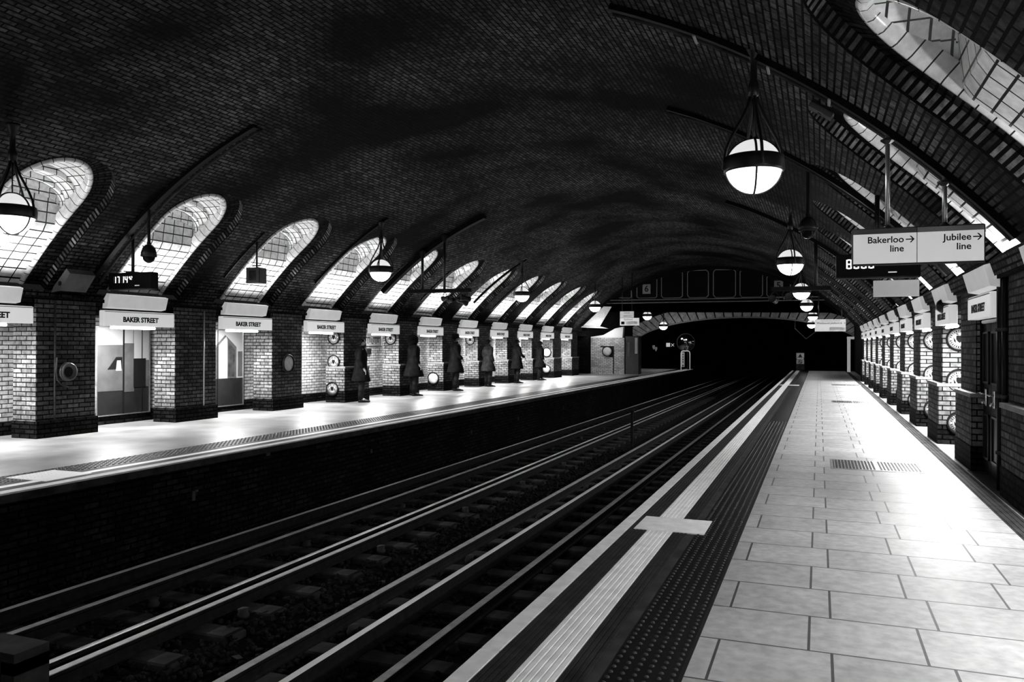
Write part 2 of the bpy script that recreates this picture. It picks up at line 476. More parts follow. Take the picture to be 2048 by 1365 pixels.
def roundel_me():
    mb = MB()
    mb.lathe([(.0,.0),(.17,.0),(.185,.012),(.19,.03),(.182,.045),(.168,.05),(.16,.038),(.158,.02)], 40, axis='x')
    rim = mb.mesh('rim', M['black'], True)
    mb = MB(); mb.lathe([(.16,.018),(.158,.026),(.09,.030),(0.001,.031)], 40, axis='x'); disc = mb.mesh('disc', M['disc'], True)
    mb = MB()
    # two fine rings, a ring of marks that stands for the lettering, and a shield emblem
    for r0, r1 in ((.146,.150),(.104,.108)):
        mb.lathe([(r0,.030),(r0,.034),(r1,.034),(r1,.030)], 36, axis='x')
    rnd = random.Random(3)
    for i in range(26):
        if i % 13 in (0,): continue
        a = 2*PI*i/26; ca, sa = math.cos(a), math.sin(a); w_ = .0045+.004*rnd.random()
        p = []
        for (rr, tt) in ((.114,-w_),(.138,-w_),(.138,w_),(.114,w_)):
            p.append((rr*ca-tt*sa, rr*sa+tt*ca))
        mb.prism(p, 'x', .028, .034)
    sh = [(-.045,.05),(-.02,.058),(0,.05),(.02,.058),(.045,.05),(.048,.0),(.03,-.035),(0,-.06),(-.03,-.035),(-.048,.0)]
    mb.prism(sh, 'x', .030, .035)
    for sgn in (-1, 1):
        mb.prism([(sgn*.055,-.02),(sgn*.085,.03),(sgn*.078,-.035),(sgn*.05,-.06)], 'x', .030, .035)
        mb.prism([(sgn*.02,.066),(sgn*.05,.075),(sgn*.045,.088),(sgn*.016,.08)], 'x', .030, .035)
    em = mb.mesh('emblem', M['text'])
    return rim, disc, em
RD = roundel_me()
def roundel(loc, rz, label, group=None, plain=False, scale=1):
    r = empty('roundel_plaque', loc, rz, label, 'plaque', group); r.scale = (scale,)*3
    for nme, me in zip(('rim','disc','emblem'), RD):
        if plain and nme == 'emblem': continue
        o = bpy.data.objects.new(nme, me); col.objects.link(o); o.parent = r
    return r

# shared meshes of the bay fittings (local: +x faces the track for the left side)
NAME_ME = text_mesh('BAKER STREET', .125, bold=.005, ax='center', spacing=1.0); NAME_ME.materials.append(M['text'])
def bay_fitting(side, X, T, nw, label_s, label_h, gs, gh, lit=True, up=True, text=True):
    f = -side                    # towards the track
    c = T-.95 if side < 0 else T-.74
    r = empty('station_sign', (X, c, 1.98), 0, label_s, 'sign', gs)
    W = .815 if side < 0 else .68
    mb = MB(); x0, x1 = sorted((f*-.02, f*.10)); mb.bevbox(x0, x1, -W, W, -.135, .135, .012); mb.build('sign_box', M['signwhite'], r)
    mb = MB(); x0, x1 = sorted((f*.10, f*.104)); mb.box(x0, x1, -W+.02, W-.02, .108, .122); mb.build('top_line', M['grey'], r)
    if text:
        lettering('', .15, M['text'], r, (f*.103, (.0 if side > 0 else -.0), -.02), (PI/2, 0, PI/2 if side < 0 else -PI/2), me=NAME_ME)
    mb = MB(); x0, x1 = sorted((f*-.06, f*.0)); 
    mb.tube([(f*-.03, -.55, -.165), (f*-.03, .45, -.165)], .022, 10); o = mb.build('lamp_tube', M['tube'] if lit else M['plainwhite'], r, True)
    if lit:
        l = area_light(r, (f*-.05, -.42, -.19), (0, -side*math.radians(10), 0), .12, .8, DOWNLIGHT*(.5 if side > 0 and T < 10 else 1))
    # hood: panel leaning with the vault
    h = empty('uplight_hood', (X, c, 2.28), 0, label_h, 'light hood', gh)
    mb = MB(); 
    a0, a1 = -.76, .58
    p = [(f*.00,-.13),(f*.11,-.11),(f*.17,.11),(f*.10,.13),(f*.02,.02)]
    mb.prism(p, 'y', a0, a1); mb.build('hood_panel', M['hood'], h)
    mb = MB(); mb.box(*sorted((f*.07, f*.10)), -.5, -.46, .10, .15); mb.box(*sorted((f*.07, f*.10)), .26, .30, .10, .15); mb.build('bracket', M['blackmetal'], h)
    if up:
        cc = (T+WOFF[side])-c
        area_light(h, (f*(.14 if side < 0 else .03), cc, .15 if side < 0 else .135), (0, PI - side*math.radians(6), 0), .05, .95, UPLIGHT*(.8 if side < 0 else .7), math.radians(150))
    return r, h

for side in (-1, 1):
    X, bays, pitch, nw, DEP = arcade(side)
    sn = 'left' if side < 0 else 'right'
    vis = 0
    for i, T in enumerate(bays):
        wd = pitch-nw
        if side < 0: visible = T > 6; seen = (T > 8.5)
        else: visible = T > 2; seen = (T > 8)
        if T < (3 if side < 0 else -4): continue
        vis_no = i - (3 if side < 0 else 4)      # 1-based ordinals counted from the first one in the frame
        od = ORD[vis_no] if vis_no >= 0 else 'hidden'
        if side < 0:
            lb = {4: 'brick pillar at the left edge with the thick dark ring on its dark face',
                  5: 'brick pillar with a thin pipe between the two nearest name signs',
                  6: 'brick pillar carrying one pale round plaque on its broad front',
                  7: 'brick pillar with three crested plaques stacked on its near face'}.get(i, 'brick pillar of the left arcade, %s from the left edge' % (ORD[i-4] if i >= 4 else 'one'))
        else:
            lb = {4: 'dark brick pillar at the right edge beside the black doors',
                  5: 'dark brick pillar between the black doors and the plaque column',
                  6: 'brick pillar with three large crested plaques nearest the black doors'}.get(i, 'brick pillar of the right arcade, %s from the right edge' % (ORD[i-4] if i >= 4 else 'one'))
        if seen: pillar(side, X, T, wd, (side > 0) or T > 17, lb, '%s arcade pillars' % sn)
        elif T > -5: pillar(side, X, T, wd, True, lb, '%s arcade pillars' % sn)
        # wells and fittings
        k = i-4 if side < 0 else i-2
        if side < 0:
            wlb = 'white tiled light well in the left haunch, %s from the left edge' % ORD[max(0, i-4)]
            slb = 'station name sign on the left arcade, %s from the left edge' % ORD[max(0, i-4)]
            hlb = 'white hood above the %s name sign from the left edge' % ORD[max(0, i-4)]
        else:
            wlb = {3: 'big white tiled light well in the top right corner', 4: 'white tiled light well behind the hanging line sign',
                   5: 'narrow white tiled light well passing behind the line sign poles'}.get(i, 'light well of the right haunch, %s from the top right corner' % ORD[max(0, i-3)])
            slb = {5: 'station name sign above the black doors'}.get(i, 'name sign on the right arcade, %s from the black doors' % ORD[max(0, i-5)])
            hlb = {5: 'slanted white hood above the black doors'}.get(i, 'hood on the right arcade, %s from the black doors' % ORD[max(0, i-5)])
        well(side, T, wlb, '%s light wells' % sn)
        lit = not (side > 0 and i == 5)      # the fitting above the doors is out
        up = True
        bay_fitting(side, X, T, nw, slb, hlb, '%s name signs' % sn, '%s light hoods' % sn, lit=lit, up=up, text=True)

# ---------------------------------------------------------------- roundels
TL = lambda k: 12.2 + PITCH_L*k
TR = lambda k: 8.28 + PITCH_R*k
for z, nm in ((1.72, 'top'), (1.07, 'middle'), (.36, 'bottom')):
    roundel((-12.0, TL(2)-.012 - (.055 if z < .9 else 0), z), -PI/2, '%s crested plaque of the three stacked on the left arcade pillar' % nm, 'crested plaques on the left pillar')
roundel((-11.97, TL(3)-.012, 1.72), -PI/2, 'plaque beside the poster board on the left arcade', 'single plaques of the left arcade')
roundel((-12.0, TL(4)-.062, .42), -PI/2, 'low blank plaque near the floor of the left arcade', 'single plaques of the left arcade', plain=True, scale=1.1)
roundel((-12.0, TL(5)-.012, 1.72), -PI/2, 'plaque high on a middle pillar of the left arcade', 'single plaques of the left arcade')
roundel((-12.0, TL(8)-.012, 1.2), -PI/2, 'plaque on a far pillar of the left arcade', 'single plaques of the left arcade', plain=True, scale=1.2)
roundel((-12.0, TL(8)-.062, .42), -PI/2, 'lowest plaque on a far pillar of the left arcade', 'single plaques of the left arcade', plain=True, scale=1.1)
roundel((XL+.012, 15.7, 1.08), 0, 'pale round plaque on the broad front of a left pillar', 'front plaques of the left arcade', plain=True, scale=1.15)
def pill(k): return ['nearest', 'second', 'third', 'fourth', 'fifth', 'sixth', 'seventh'][k]
for k in range(2, 8):
    for z, nm in ((1.64, 'top'), (.99, 'middle'), (.34, 'bottom')):
        roundel((2.04 + .0*k, TR(k)-.012-(.055 if z < .9 else 0), z), -PI/2, '%s crested plaque on the %s plaque pillar of the right arcade' % (nm, pill(k-2)), 'crested plaques on the right pillars')

# thick ring on the near left pillar (a round sign in a deep bracket)
r = empty('ring_fitting', (XL+.02, 9.78, 1.06), 0, 'thick ring with dark centre on the dark pillar at left edge', 'wall fitting')
MB().lathe([(.0,.03),(.10,.03),(.12,.06),(.15,.09),(.19,.07),(.20,.0)], 32, axis='x').build('ring', M['glass_mid'], r, True); r.scale = (.8, .8, .8)
MB().lathe([(.001,.045),(.105,.04)], 24, axis='x').build('centre', M['black'], r, True)
mb = MB(); mb.tube([(.03, -.27, .30), (.05, -.30, .05), (.05, -.27, -.16), (.05, -.16, -.27), (.03, .0, -.32)], .016, 8); mb.build('hoop', M['dirty'], r, True)

# ---------------------------------------------------------------- platforms
YE = 53.2
mb = MB(); mb.box(-.58, XR+.93, Y0, YE, -.5, 0)
tag(mb.build('floor', M['paving']), 'pale grey paving slabs of the near platform', kind='structure')
mb = MB(); mb.box(-1.52, -.58, Y0, YE, -.5, -.004); tag(mb.build('floor', M['dirty']), 'dark margin of the near platform', kind='structure')
mb = MB(); mb.box(XL-.93, -7.9, Y0, YE, -.5, 0); tag(mb.build('floor', M['leftfloor']), 'smooth pale floor of the far platform', kind='structure')
mb = MB(); mb.box(-1.50, -1.45, Y0, YE, -1.35, -.08); tag(mb.build('trim_3', M['darkbrick']), 'dark face under the near platform edge', kind='structure')
mb = MB(); mb.box(-7.95, -7.80, Y0, YE, -1.35, -.09); tag(mb.build('trim_4', M['darkbrick']), 'dark brick face under the far platform edge', kind='structure')
mb = MB(); mb.box(-7.9, -1.4, Y0, 76, -1.4, -1.16); tag(mb.build('floor', M['ballastbed']), 'black track bed', kind='structure')
def strip(name, x0, x1, y0, y1, m, label, cat, z=.002, h=.006, group=None):
    mb = MB(); mb.box(x0, x1, y0, y1, z-h, z); return tag(mb.build(name, m), label, cat, group)
# near edge: white coping stones, ribbed strips, white line
r = empty('platform_coping', (-1.55, 0, 0), 0, 'white painted coping along the near platform edge', 'platform edge')
y = Y0; 
while y < YE:
    pass
    mb = MB(); L = .9; mb.bevbox(-.035, .075, y, min(y+L-.006, YE), -.08, .004, .006)
    if y < 12: mb.build('coping_stone', M['white'], r); y += L
    else:
        mb = MB(); mb.bevbox(-.035, .075, y, YE, -.08, .004, .006); mb.build('coping_stone', M['white'], r); break
def ribs(name, x0, x1, n, m, label, cat):
    mb = MB(); mb.box(x0, x1, Y0, YE, -.02, .0)
    p = (x1-x0)/n
    for i in range(n):
        a = x0+p*(i+.09); mb.prism([(a,.0),(a+p*.05,.005),(a+p*.76,.005),(a+p*.81,.0)], 'y', Y0, YE)
    return tag(mb.build(name, m), label, cat)
ribs('ribbed_strip', -1.475, -1.32, 5, M['ribbed'], 'dark ribbed strip between the white edge and white line', 'floor strip')
ribs('safety_line', -1.32, -1.11, 6, M['white'], 'broad white ribbed safety line along the near platform', 'floor line')
ribs('ribbed_strip', -1.11, -.99, 4, M['ribbed'], 'dark ribbed strip beside the tactile paving', 'floor strip')
strip('plain_strip', -.99, -.93, Y0, YE, M['dirty'], 'narrow smooth dark strip next to the tactile studs', 'floor strip', z=.0, h=.02)
root = strip('tactile_strip', -.93, -.60, Y0, YE, M['tactile'], 'black tactile paving strip studded with small domes', 'tactile paving', z=.001, h=.02)
mb = MB()
for i in range(6):
    for j in range(int((17-2.2)/.066)):
        x, y = -.905+.056*i, 2.2+.066*j
        q = 8 if y < 8 else 5
        mb.lathe([(.013,.0),(.011,.0045),(.006,.007),(.0005,.008)], q, c=(x, y, .001))
tag(mb.build('studs', M['blister'], root, True), kind='stuff')
strip('edge_kerb', -.60, -.58, Y0, YE, M['rust'], 'thin dark metal edging between studs and paving', 'floor edging', z=.004, h=.02)
strip('floor_patch', -1.43, -.86, 6.55, 7.07, M['white'], 'white square painted across the near safety line', 'floor marking', z=.009, h=.009, group=None)
strip('floor_patch', -1.43, -.72, 32.7, 33.3, M['white'], 'distant white bar painted across the near safety line', 'floor marking', z=.009, h=.009)
# drain channel on the right
mb = MB(); mb.box(1.50, 1.68, Y0, YE, -.02, .003)
for i in range(4): mb.box(1.515+.045*i, 1.535+.045*i, Y0, YE, .003, .008)
tag(mb.build('drain_channel', M['dirty']), 'dark slotted channel along the right arcade', 'drain')
strip('threshold', 1.70, 2.72, 6.3, 11.2, M['darkfloor'], 'dark worn floor in front of the black doors', 'floor', z=.005, h=.006)
# grilles
def grille(x0, x1, y0, y1, label, n=30):
    r = empty('floor_grille', ((x0+x1)/2, (y0+y1)/2, 0), 0, label, 'grille', 'floor grilles')
    hx, hy = (x1-x0)/2, (y1-y0)/2
    mb = MB(); mb.box(-hx, hx, -hy, hy, -.002, .002); mb.build('backing', M['black'], r)
    mb = MB(); mb.box(-hx-.03, hx+.03, -hy-.03, -hy, 0, .006); mb.box(-hx-.03, hx+.03, hy, hy+.03, 0, .006)
    mb.box(-hx-.03, -hx, -hy, hy, 0, .006); mb.box(hx, hx+.03, -hy, hy, 0, .006); mb.box(-.012, .012, -hy, hy, 0, .0065); mb.build('frame', M['steel'], r)
    mb = MB()
    for i in range(n):
        x = -hx + 2*hx*(i+.5)/n; mb.box(x-.008, x+.006, -hy, hy, .0, .007)
    tag(mb.build('bars', M['steel'], r))
grille(.17, 1.19, 10.75, 11.55, 'metal floor grille nearest the camera', 26)
grille(.35, 1.36, 23.3, 24.1, 'second floor grille along the near platform', 24)
grille(.5, 1.5, 33.6, 34.4, 'farthest floor grille along the near platform', 20)

# far platform edge
mb = MB(); mb.box(-7.86, -7.70, Y0, YE, -.10, -.012); tag(mb.build('trim_5', M['dirty']), 'dark nosing under the far platform coping', kind='structure')
mb = MB(); mb.bevbox(-7.85, -7.69, Y0, YE, -.012, .006, .004); tag(mb.build('platform_coping', M['white']), 'white coping along the far platform edge', 'platform edge')
strip('ribbed_strip', -8.02, -7.85, Y0, YE, M['ribbed'], 'dark strip behind the white edge of the far platform', 'floor strip', z=.003, h=.02)
strip('safety_line', -8.14, -8.02, Y0, YE, M['hood'], 'thin pale safety line of the far platform', 'floor line', z=.004, h=.02)
strip('plain_strip', -8.25, -8.14, Y0, YE, M['ribbed'], 'dark strip inside the safety line of the far platform', 'floor strip', z=.003, h=.02)
root = strip('tactile_strip', -8.72, -8.25, Y0, YE, M['tactile'], 'dark studded tactile strip of the far platform', 'tactile paving', z=.003, h=.02)
mb = MB()
for i in range(7):
    for j in range(int((22-5)/.09)):
        mb.lathe([(.02,.0),(.012,.006),(.001,.008)], 5, c=(-8.68+.065*i, 5+.09*j, .003))
tag(mb.build('studs', M['blister'], root, True), kind='stuff')
strip('floor_patch', -8.57, -7.95, 6.40, 7.0, M['hood'], 'pale square painted on the far platform at left edge', 'floor marking', z=.010, h=.009)
for i, (y, z, w_, h_) in enumerate(((8.46,-.5,.05,.13),(13.0,-.46,.05,.07),(17.6,-.56,.04,.1),(10.0,-.14,.09,.05),(20.8,-.5,.04,.1),(25.,-.5,.05,.1))):
    mb = MB(); mb.box(-7.805, -7.785, y-w_/2, y+w_/2, z-h_/2, z+h_/2); 
    if i == 0: mb.box(-7.805, -7.775, y+.02, y+.07, z+h_/2-.02, z+h_/2+.01)
    tag(mb.build('wall_tag', M['glass_mid']), 'small pale tag on the far platform face, %s from the left' % ORD[[0,2,3,1,4,5][i]], 'tag', 'tags on the platform face')

# ---------------------------------------------------------------- tracks
RZ = -.94
def rail(name, x, z, label, cond=False, group=None, y1=75):
    r = empty(name, (x, 0, z), 0, label, 'rail', group)
    if cond: p = [(-.04,-.13),(.04,-.13),(.04,-.115),(.022,-.10),(.022,-.045),(.038,-.03),(.038,-.004),(-.038,-.004),(-.038,-.03),(-.022,-.045),(-.022,-.10),(-.04,-.115)]; tw = .034
    else: p = [(-.07,-.155),(.07,-.155),(.07,-.145),(.012,-.125),(.010,-.045),(.035,-.035),(.035,-.003),(-.035,-.003),(-.035,-.035),(-.010,-.045),(-.012,-.125),(-.07,-.145)]; tw = .030
    mb = MB(); mb.prism(p, 'y', Y0, y1); mb.build('rail_body', M['rust'], r)
    mb = MB(); mb.prism([(-tw-.004,-.004),(tw+.004,-.004),(tw,.0),(-tw,.0)], 'y', Y0, y1); mb.build('rail_head', M['condtop'] if cond else M['railtop'], r)
    return r
rail('running_rail', -2.16, RZ, 'running rail hidden close under the near platform')
rail('conductor_rail', -2.96, RZ+.04, 'raised centre rail of the near track', True)
rail('running_rail', -3.65, RZ, 'bright running rail left of the near centre rail')
rail('conductor_rail', -3.96, RZ+.08, 'raised outer rail on the left of the near track', True)
rail('conductor_rail', -5.19, RZ+.08, 'raised outer rail on the right of the far track', True)
rail('running_rail', -5.56, RZ, 'running rail close behind the raised outer far rail')
rail('conductor_rail', -6.31, RZ+.04, 'raised centre rail of the far track', True)
rail('running_rail', -7.04, RZ, 'running rail nearest the far platform')
# insulators under the conductor rails
for nm, xs in (('near', (-2.96, -3.96)), ('far', (-5.19, -6.31))):
    for x in xs:
        src = None
        for i in range(9):
            y = 3.7+2.6*i
            if src is None:
                mb = MB(); mb.lathe([(.05,-.09),(.06,-.06),(.045,-.03),(.055,0)], 14, cap=True)
                src = mb.build('insulator', M['hood' if False else 'dirty'], None, True); src.location = (x, y, RZ+(-.09 if x in (-3.96, -5.19) else -.12))
                o = src
            else: o = src.copy(); col.objects.link(o); o.location = (x, y, src.location.z)
            tag(o, 'pot insulator under the %s conductor rail of the %s track' % ('centre' if x in (-2.96, -6.31) else 'outer', nm), 'insulator', 'insulators %s %s' % (nm, 'centre' if x in (-2.96, -6.31) else 'outer'))
# sleepers
for nm, xc in (('near', -2.95), ('far', -6.15)):
    src = None
    for i in range(58):
        y = 3.15 + .68*i
        if src is None:
            mb = MB(); mb.bevbox(-1.22, 1.22, -.125, .125, -.12, 0, .015); src = mb.build('sleeper', M['sleeper']); o = src
        else: o = src.copy(); col.objects.link(o)
        o.location = (xc+random.uniform(-.02, .02), y+random.uniform(-.02, .02), RZ-.155); o.rotation_euler = (0, 0, random.uniform(-.006, .006))
        tag(o, 'dark timber sleeper of the %s track in the ballast' % nm, 'sleeper', 'sleepers of the %s track' % nm)
# ballast: bed plus loose stones
mb = MB(); rnd = random.Random(11)
ico = [(0,0,-1),(.72,-.53,-.45),(-.28,-.85,-.45),(-.89,0,-.45),(-.28,.85,-.45),(.72,.53,-.45),(.28,-.85,.45),(-.72,-.53,.45),(-.72,.53,.45),(.28,.85,.45),(.89,0,.45),(0,0,1)]
icf = [(0,1,2),(1,0,5),(0,2,3),(0,3,4),(0,4,5),(1,5,10),(2,1,6),(3,2,7),(4,3,8),(5,4,9),(1,10,6),(2,6,7),(3,7,8),(4,8,9),(5,9,10),(6,10,11),(7,6,11),(8,7,11),(9,8,11),(10,9,11)]
def stone(x, y, z, s):
    a = rnd.uniform(0, 6.28); ca, sa = math.cos(a), math.sin(a); sx, sy, sz = s*rnd.uniform(.7,1.3), s*rnd.uniform(.6,1.1), s*rnd.uniform(.5,.9)
    vs_ = []
    for p in ico:
        q = rnd.uniform(.78, 1.15); px, py, pz = p[0]*sx*q, p[1]*sy*q, p[2]*sz*q
        vs_.append((x+px*ca-py*sa, y+px*sa+py*ca, z+pz))
    mb.add(vs_, icf)
for i in range(15000):
    y = 3 + 17*(rnd.random()**1.5); x = rnd.uniform(-7.75, -1.55)
    near = any(abs(x-xr) < .06 for xr in (-2.16,-2.96,-3.65,-3.96,-5.19,-5.56,-6.31,-7.04))
    if near: continue
    onsl = False
    for xc in (-2.95, -6.15):
        if abs(x-xc) < 1.2:
            k = round((y-3.15)/.68); onsl = abs(y-(3.15+.68*k)) < .12
            if onsl: break
    if onsl: continue
    stone(x, y, RZ-.185+rnd.uniform(-.02, .03), rnd.uniform(.024, .042))
tag(mb.build('ballast', M['ballast']), 'loose black stone ballast between the rails', 'ballast', kind='stuff')
# bits of litter
for i, (x, y, s) in enumerate(((-4.5,5.4,.05),(-4.8,9.1,.05),(-2.4,6.3,.035),(-1.9,5.6,.03),(-5.0,6.4,.04),(-4.45,7.7,.04))):
    mb = MB(); mb.prism([(-s,-s*.4),(s*.4,-s*.6),(s,.1*s),(-.2*s,s*.5)], 'z', 0, .006); o = mb.build('litter', M['glass_mid']); o.location = (x, y, RZ-.135); o.rotation_euler = (.2, .15, i*1.1)
    tag(o, 'scrap of pale litter on the ballast, %s from the bottom' % ORD[[0,4,2,1,3,5][i]], 'litter', 'litter on the ballast')
# little arrow tag on the near rail
r = empty('rail_tag', (-3.49, 4.84, RZ-.10), 0, 'small white arrow tag fixed beside the near rail', 'tag')
mb = MB(); mb.box(-.055, .055, -.006, 0, 0, .075); mb.build('plate', M['signwhite'], r)
mb = MB(); mb.prism([(-.035,.018),(-.035,.055),(-.02,.045),(.03,.075-.07),(.02,-.004),(-.028,.035)], 'y', -.009, -.006); mb.build('arrow', M['text'], r)
# signal post stub between the tracks and box at the lower left
r = empty('track_post', (-4.55, 20.6, -1.1), 0, 'slim dark post standing between the two tracks', 'post')
MB().box(-.03, .03, -.03, .03, 0, .92).build('post', M['rust'], r); MB().box(-.05, .05, -.05, .05, .88, .95).build('cap', M['rust'], r)
r = empty('trackside_cabinet', (-4.72, 3.78, -1.02), 0, 'grey metal frame standing by the track at bottom left corner', 'cabinet')
mb = MB(); mb.box(-.5, -.06, -.15, .15, .0, .12); mb.box(-.5, -.38, -.15, .1, 0, .50); mb.box(-.18, -.06, -.15, .1, 0, .50); mb.box(-.5, -.06, -.15, .1, .42, .56); mb.build('frame', M['sleeper'], r)
MB().box(-.40, -.16, -.02, .08, .10, .44).build('panel', M['black'], r)

# ---------------------------------------------------------------- globe lamps
def make_globe():
    r = empty('globe_lamp', (0,0,0))
    R = .26
    up = [(R*math.sin(a), R*math.cos(a)) for a in [PI*.5*i/14 for i in range(15)]]
    up[0] = (.001, R)
    mb = MB(); mb.lathe([(q, h) for q, h in up], 36); mb.build('upper_glass', M['globe_up'], r, True)
    dn = [(R*math.cos(a), -R*math.sin(a)) for a in [PI*.5*i/14 for i in range(15)]]; dn[-1] = (.001, -R)
    mb = MB(); mb.lathe(dn, 36); mb.build('lower_glass', M['globe_dn'], r, True)
    mb = MB(); mb.lathe([(.262,.095),(.278,.09),(.285,.03),(.282,-.03),(.278,-.055),(.262,-.06),(.262,.095)], 40); mb.build('band', M['blackmetal'], r, True)
    for k in range(2):
        a0 = 1.75 + k*PI/2
        pts = [((R+.006)*math.cos(t)*math.cos(a0), (R+.006)*math.cos(t)*math.sin(a0), (R+.006)*math.sin(t)) for t in [2*PI*i/40 for i in range(41)]]
        mb = MB(); mb.tube(pts, .012, 6); mb.build('cage_hoop', M['blackmetal'], r, True)
    for k in range(4):
        a = .35 + k*PI/2
        prof = [(.030,.70),(.045,.62),(.085,.52),(.150,.40),(.215,.28),(.262,.17),(.283,.06),(.288,-.03)]
        mb = MB(); mb.tube([(q*math.cos(a), q*math.sin(a), h) for q, h in prof], .015, 8); mb.build('hanger_arm', M['blackmetal'], r, True)
    mb = MB(); mb.tube([(0,0,.25),(0,0,.74)], .009, 8); mb.build('centre_rod', M['blackmetal'], r, True)
    mb = MB(); mb.lathe([(.02,.66),(.05,.68),(.055,.78),(.035,.84),(.032,1.0),(.045,1.04),(.075,1.12),(.09,1.16),(.001,1.18)], 20); mb.build('stem', M['blackmetal'], r, True)
    return r
g = make_globe(); first = True
LAMPS = [(-9.66,7.27,3.19,'L'),(-9.66,16.52,3.28,'L'),(-9.66,26.13,3.30,'L'),(-9.66,35.86,3.34,'L'),(-9.6,47.6,3.33,'L'),(-9.25,51.0,2.80,'L'),
         (-.59,8.02,3.25,'R'),(-.55,17.25,3.23,'R'),(-.52,26.79,3.25,'R'),(-.49,36.18,3.27,'R'),(-.33,48.0,3.23,'R'),(-.42,51.5,2.87,'R'),
         (-.59,-1.2,3.25,'H'),(-9.66,-1.9,3.19,'H')]
cnt = {'L':0,'R':0,'H':0}
for x, y, z, s_ in LAMPS:
    o = g if first else copy_tree(g); first = False
    o.location = (x, y, z)
    nm = {'L': ['globe lamp hanging at the left edge of the photo','globe lamp hanging in front of a left light well','third globe lamp above the far platform','fourth globe lamp above the far platform','fifth globe lamp above the far platform, before the portal','last tiny globe lamp over the far platform, lowest of its row'],
          'R': ['largest globe lamp hanging over the near platform','second globe lamp over the near platform','third globe lamp over the near platform','fourth globe lamp over the near platform','fifth globe lamp over the near platform','last tiny globe lamp over the near platform by the distant sign'],
          'H': ['globe lamp over the near platform behind the camera','globe lamp over the far platform behind the camera']}[s_][cnt[s_]]
    cnt[s_] += 1
    tag(o, nm, 'lamp', {'L':'globe lamps over the far platform','R':'globe lamps over the near platform','H':'globe lamps behind the camera'}[s_])
# a real ceiling mount reaches the vault: short hanger block per lamp
# ---------------------------------------------------------------- conduits across the vault
def vaultz(x): u = x-VCX; return VZ0+math.sqrt(VR*VR-u*u)
def conduit(t, x0, x1, label, w_=.10, d=.07, n=40, extra=True):
    r = empty('cable_conduit', (x0, t, vaultz(x0)), 0, label, 'conduit', 'conduits on the vault')
    rings = []
    for i in range(n+1):
        x = x0+(x1-x0)*i/n; u = x-VCX; nx, nz = u/VR, math.sqrt(VR*VR-u*u)/VR
        z = vaultz(x)
        def q(dt, dd): return (x-nx*dd-x0, dt, z-nz*dd-vaultz(x0))
        rings.append([q(-w_/2, -.02), q(-w_/2, d), q(w_/2, d), q(w_/2, -.02)])
    MB().loft(rings, cap=True).build('trunking', M['cable'], r)
    if extra:
        pts = []
        for i in range(n+1):
            x = x0+(x1-x0)*i/n; u = x-VCX; nx, nz = u/VR, math.sqrt(VR*VR-u*u)/VR
            pts.append((x-nx*.04-x0, .16, vaultz(x)-nz*.04-vaultz(x0)))
        MB().tube(pts, .022, 8).build('pipe', M['dirty'], r, True)
    return r
conduit(8.02, -2.0, 1.62, 'thick conduit across the vault above the largest globe lamp', .08, .06)
conduit(11.9, -2.1, 1.62, 'conduit curving down the right haunch behind the line sign', .08, .05)
conduit(20.0, -2.1, 1.62, 'short distant conduit high above the near platform', .12, .08, extra=False)
conduit(10.42, -8.4, -11.9, 'dark conduit curving down the left haunch past the clock', .10, .06)
conduit(19.75, -8.4, -11.5, 'dark conduit down the left haunch holding the lamp bar', .18, .12)
conduit(16.52, -9.5, -11.5, 'thin conduit running down the left vault behind the second left globe', .05, .05, extra=False)
conduit(26.13, -9.5, -11.5, 'thin conduit running down the left vault behind the third left globe', .05, .05, extra=False)
for i, T in enumerate((13.45, 22.3, 28.2)):
    conduit(T, -10.6, -11.62, 'thin dark cable on the brick haunch between two left light wells, %s along' % ORD[i], .03, .03, extra=False)

# ---------------------------------------------------------------- hanging things
def pole(parent, x, y, z0, z1, r=.022, m=None, name='pole'):
    mb = MB(); mb.tube([(x, y, z0), (x, y, z1)], r, 12); return mb.build(name, m or M['blackmetal'], parent, True)
SEG = {'0':'abcdef','1':'bc','2':'abged','3':'abgcd','4':'fgbc','5':'afgcd','6':'afgedc','7':'abc','8':'abcdefg','9':'abcdfg'}
def digits(parent, txt, x, z, h, gap, m, y):
    w_ = h*.52; t = h*.13
    on = MB(); off = MB()
    for ch in txt:
        if ch == ' ': x += gap*.8; continue
        segs = dict(a=(t,w_-t,h-t,h), g=(t,w_-t,h/2-t/2,h/2+t/2), d=(t,w_-t,0,t), f=(0,t,h/2,h-t*.3), b=(w_-t,w_,h/2,h-t*.3), e=(0,t,t*.3,h/2), c=(w_-t,w_,t*.3,h/2))
        for k, (a, b, c, d) in segs.items():
            (on if k in SEG[ch] else off).box(x+a, x+b, y-.004, y, z+c, z+d)
        x += w_+gap
    on.build('lit_digits', m, parent)
    if off.v: off.build('unlit_digits', M['leddim'], parent)
def clock(x0, x1, y, z0, z1, label, top, chars, xp):
    r = empty('hanging_clock', ((x0+x1)/2, y, z0), 0, label, 'clock', 'hanging digital clocks')
    hw, h = (x1-x0)/2, z1-z0
    MB().bevbox(-hw, hw, -.08, .08, 0, h, .012).build('case', M['black'], r)
    mb = MB(); mb.box(-hw, hw, -.085, .085, -.012, .004); mb.build('bottom_rail', M['dirty'], r)
    mb = MB(); mb.box(hw*.25, hw*.45, -.086, -.08, .045, .06); mb.build('maker_plate', M['signwhite'], r)
    d = h*.42
    digits(r, chars[0], -hw+.12, h*.36, d, d*.18, M['led'], -.081)
    digits(r, chars[1], -hw+.12+4*(d*.70)+d*.22, h*.36+d*.45, d*.52, d*.1, M['led'], -.081)
    pole(r, xp-(x0+x1)/2, 0, h, top-z0, .028)
    mb = MB(); mb.lathe([(.03,h+.02),(.10,h+.02),(.12,h),(.03,h)], 16, c=(xp-(x0+x1)/2, 0, 0)); mb.build('flange', M['blackmetal'], r, True)
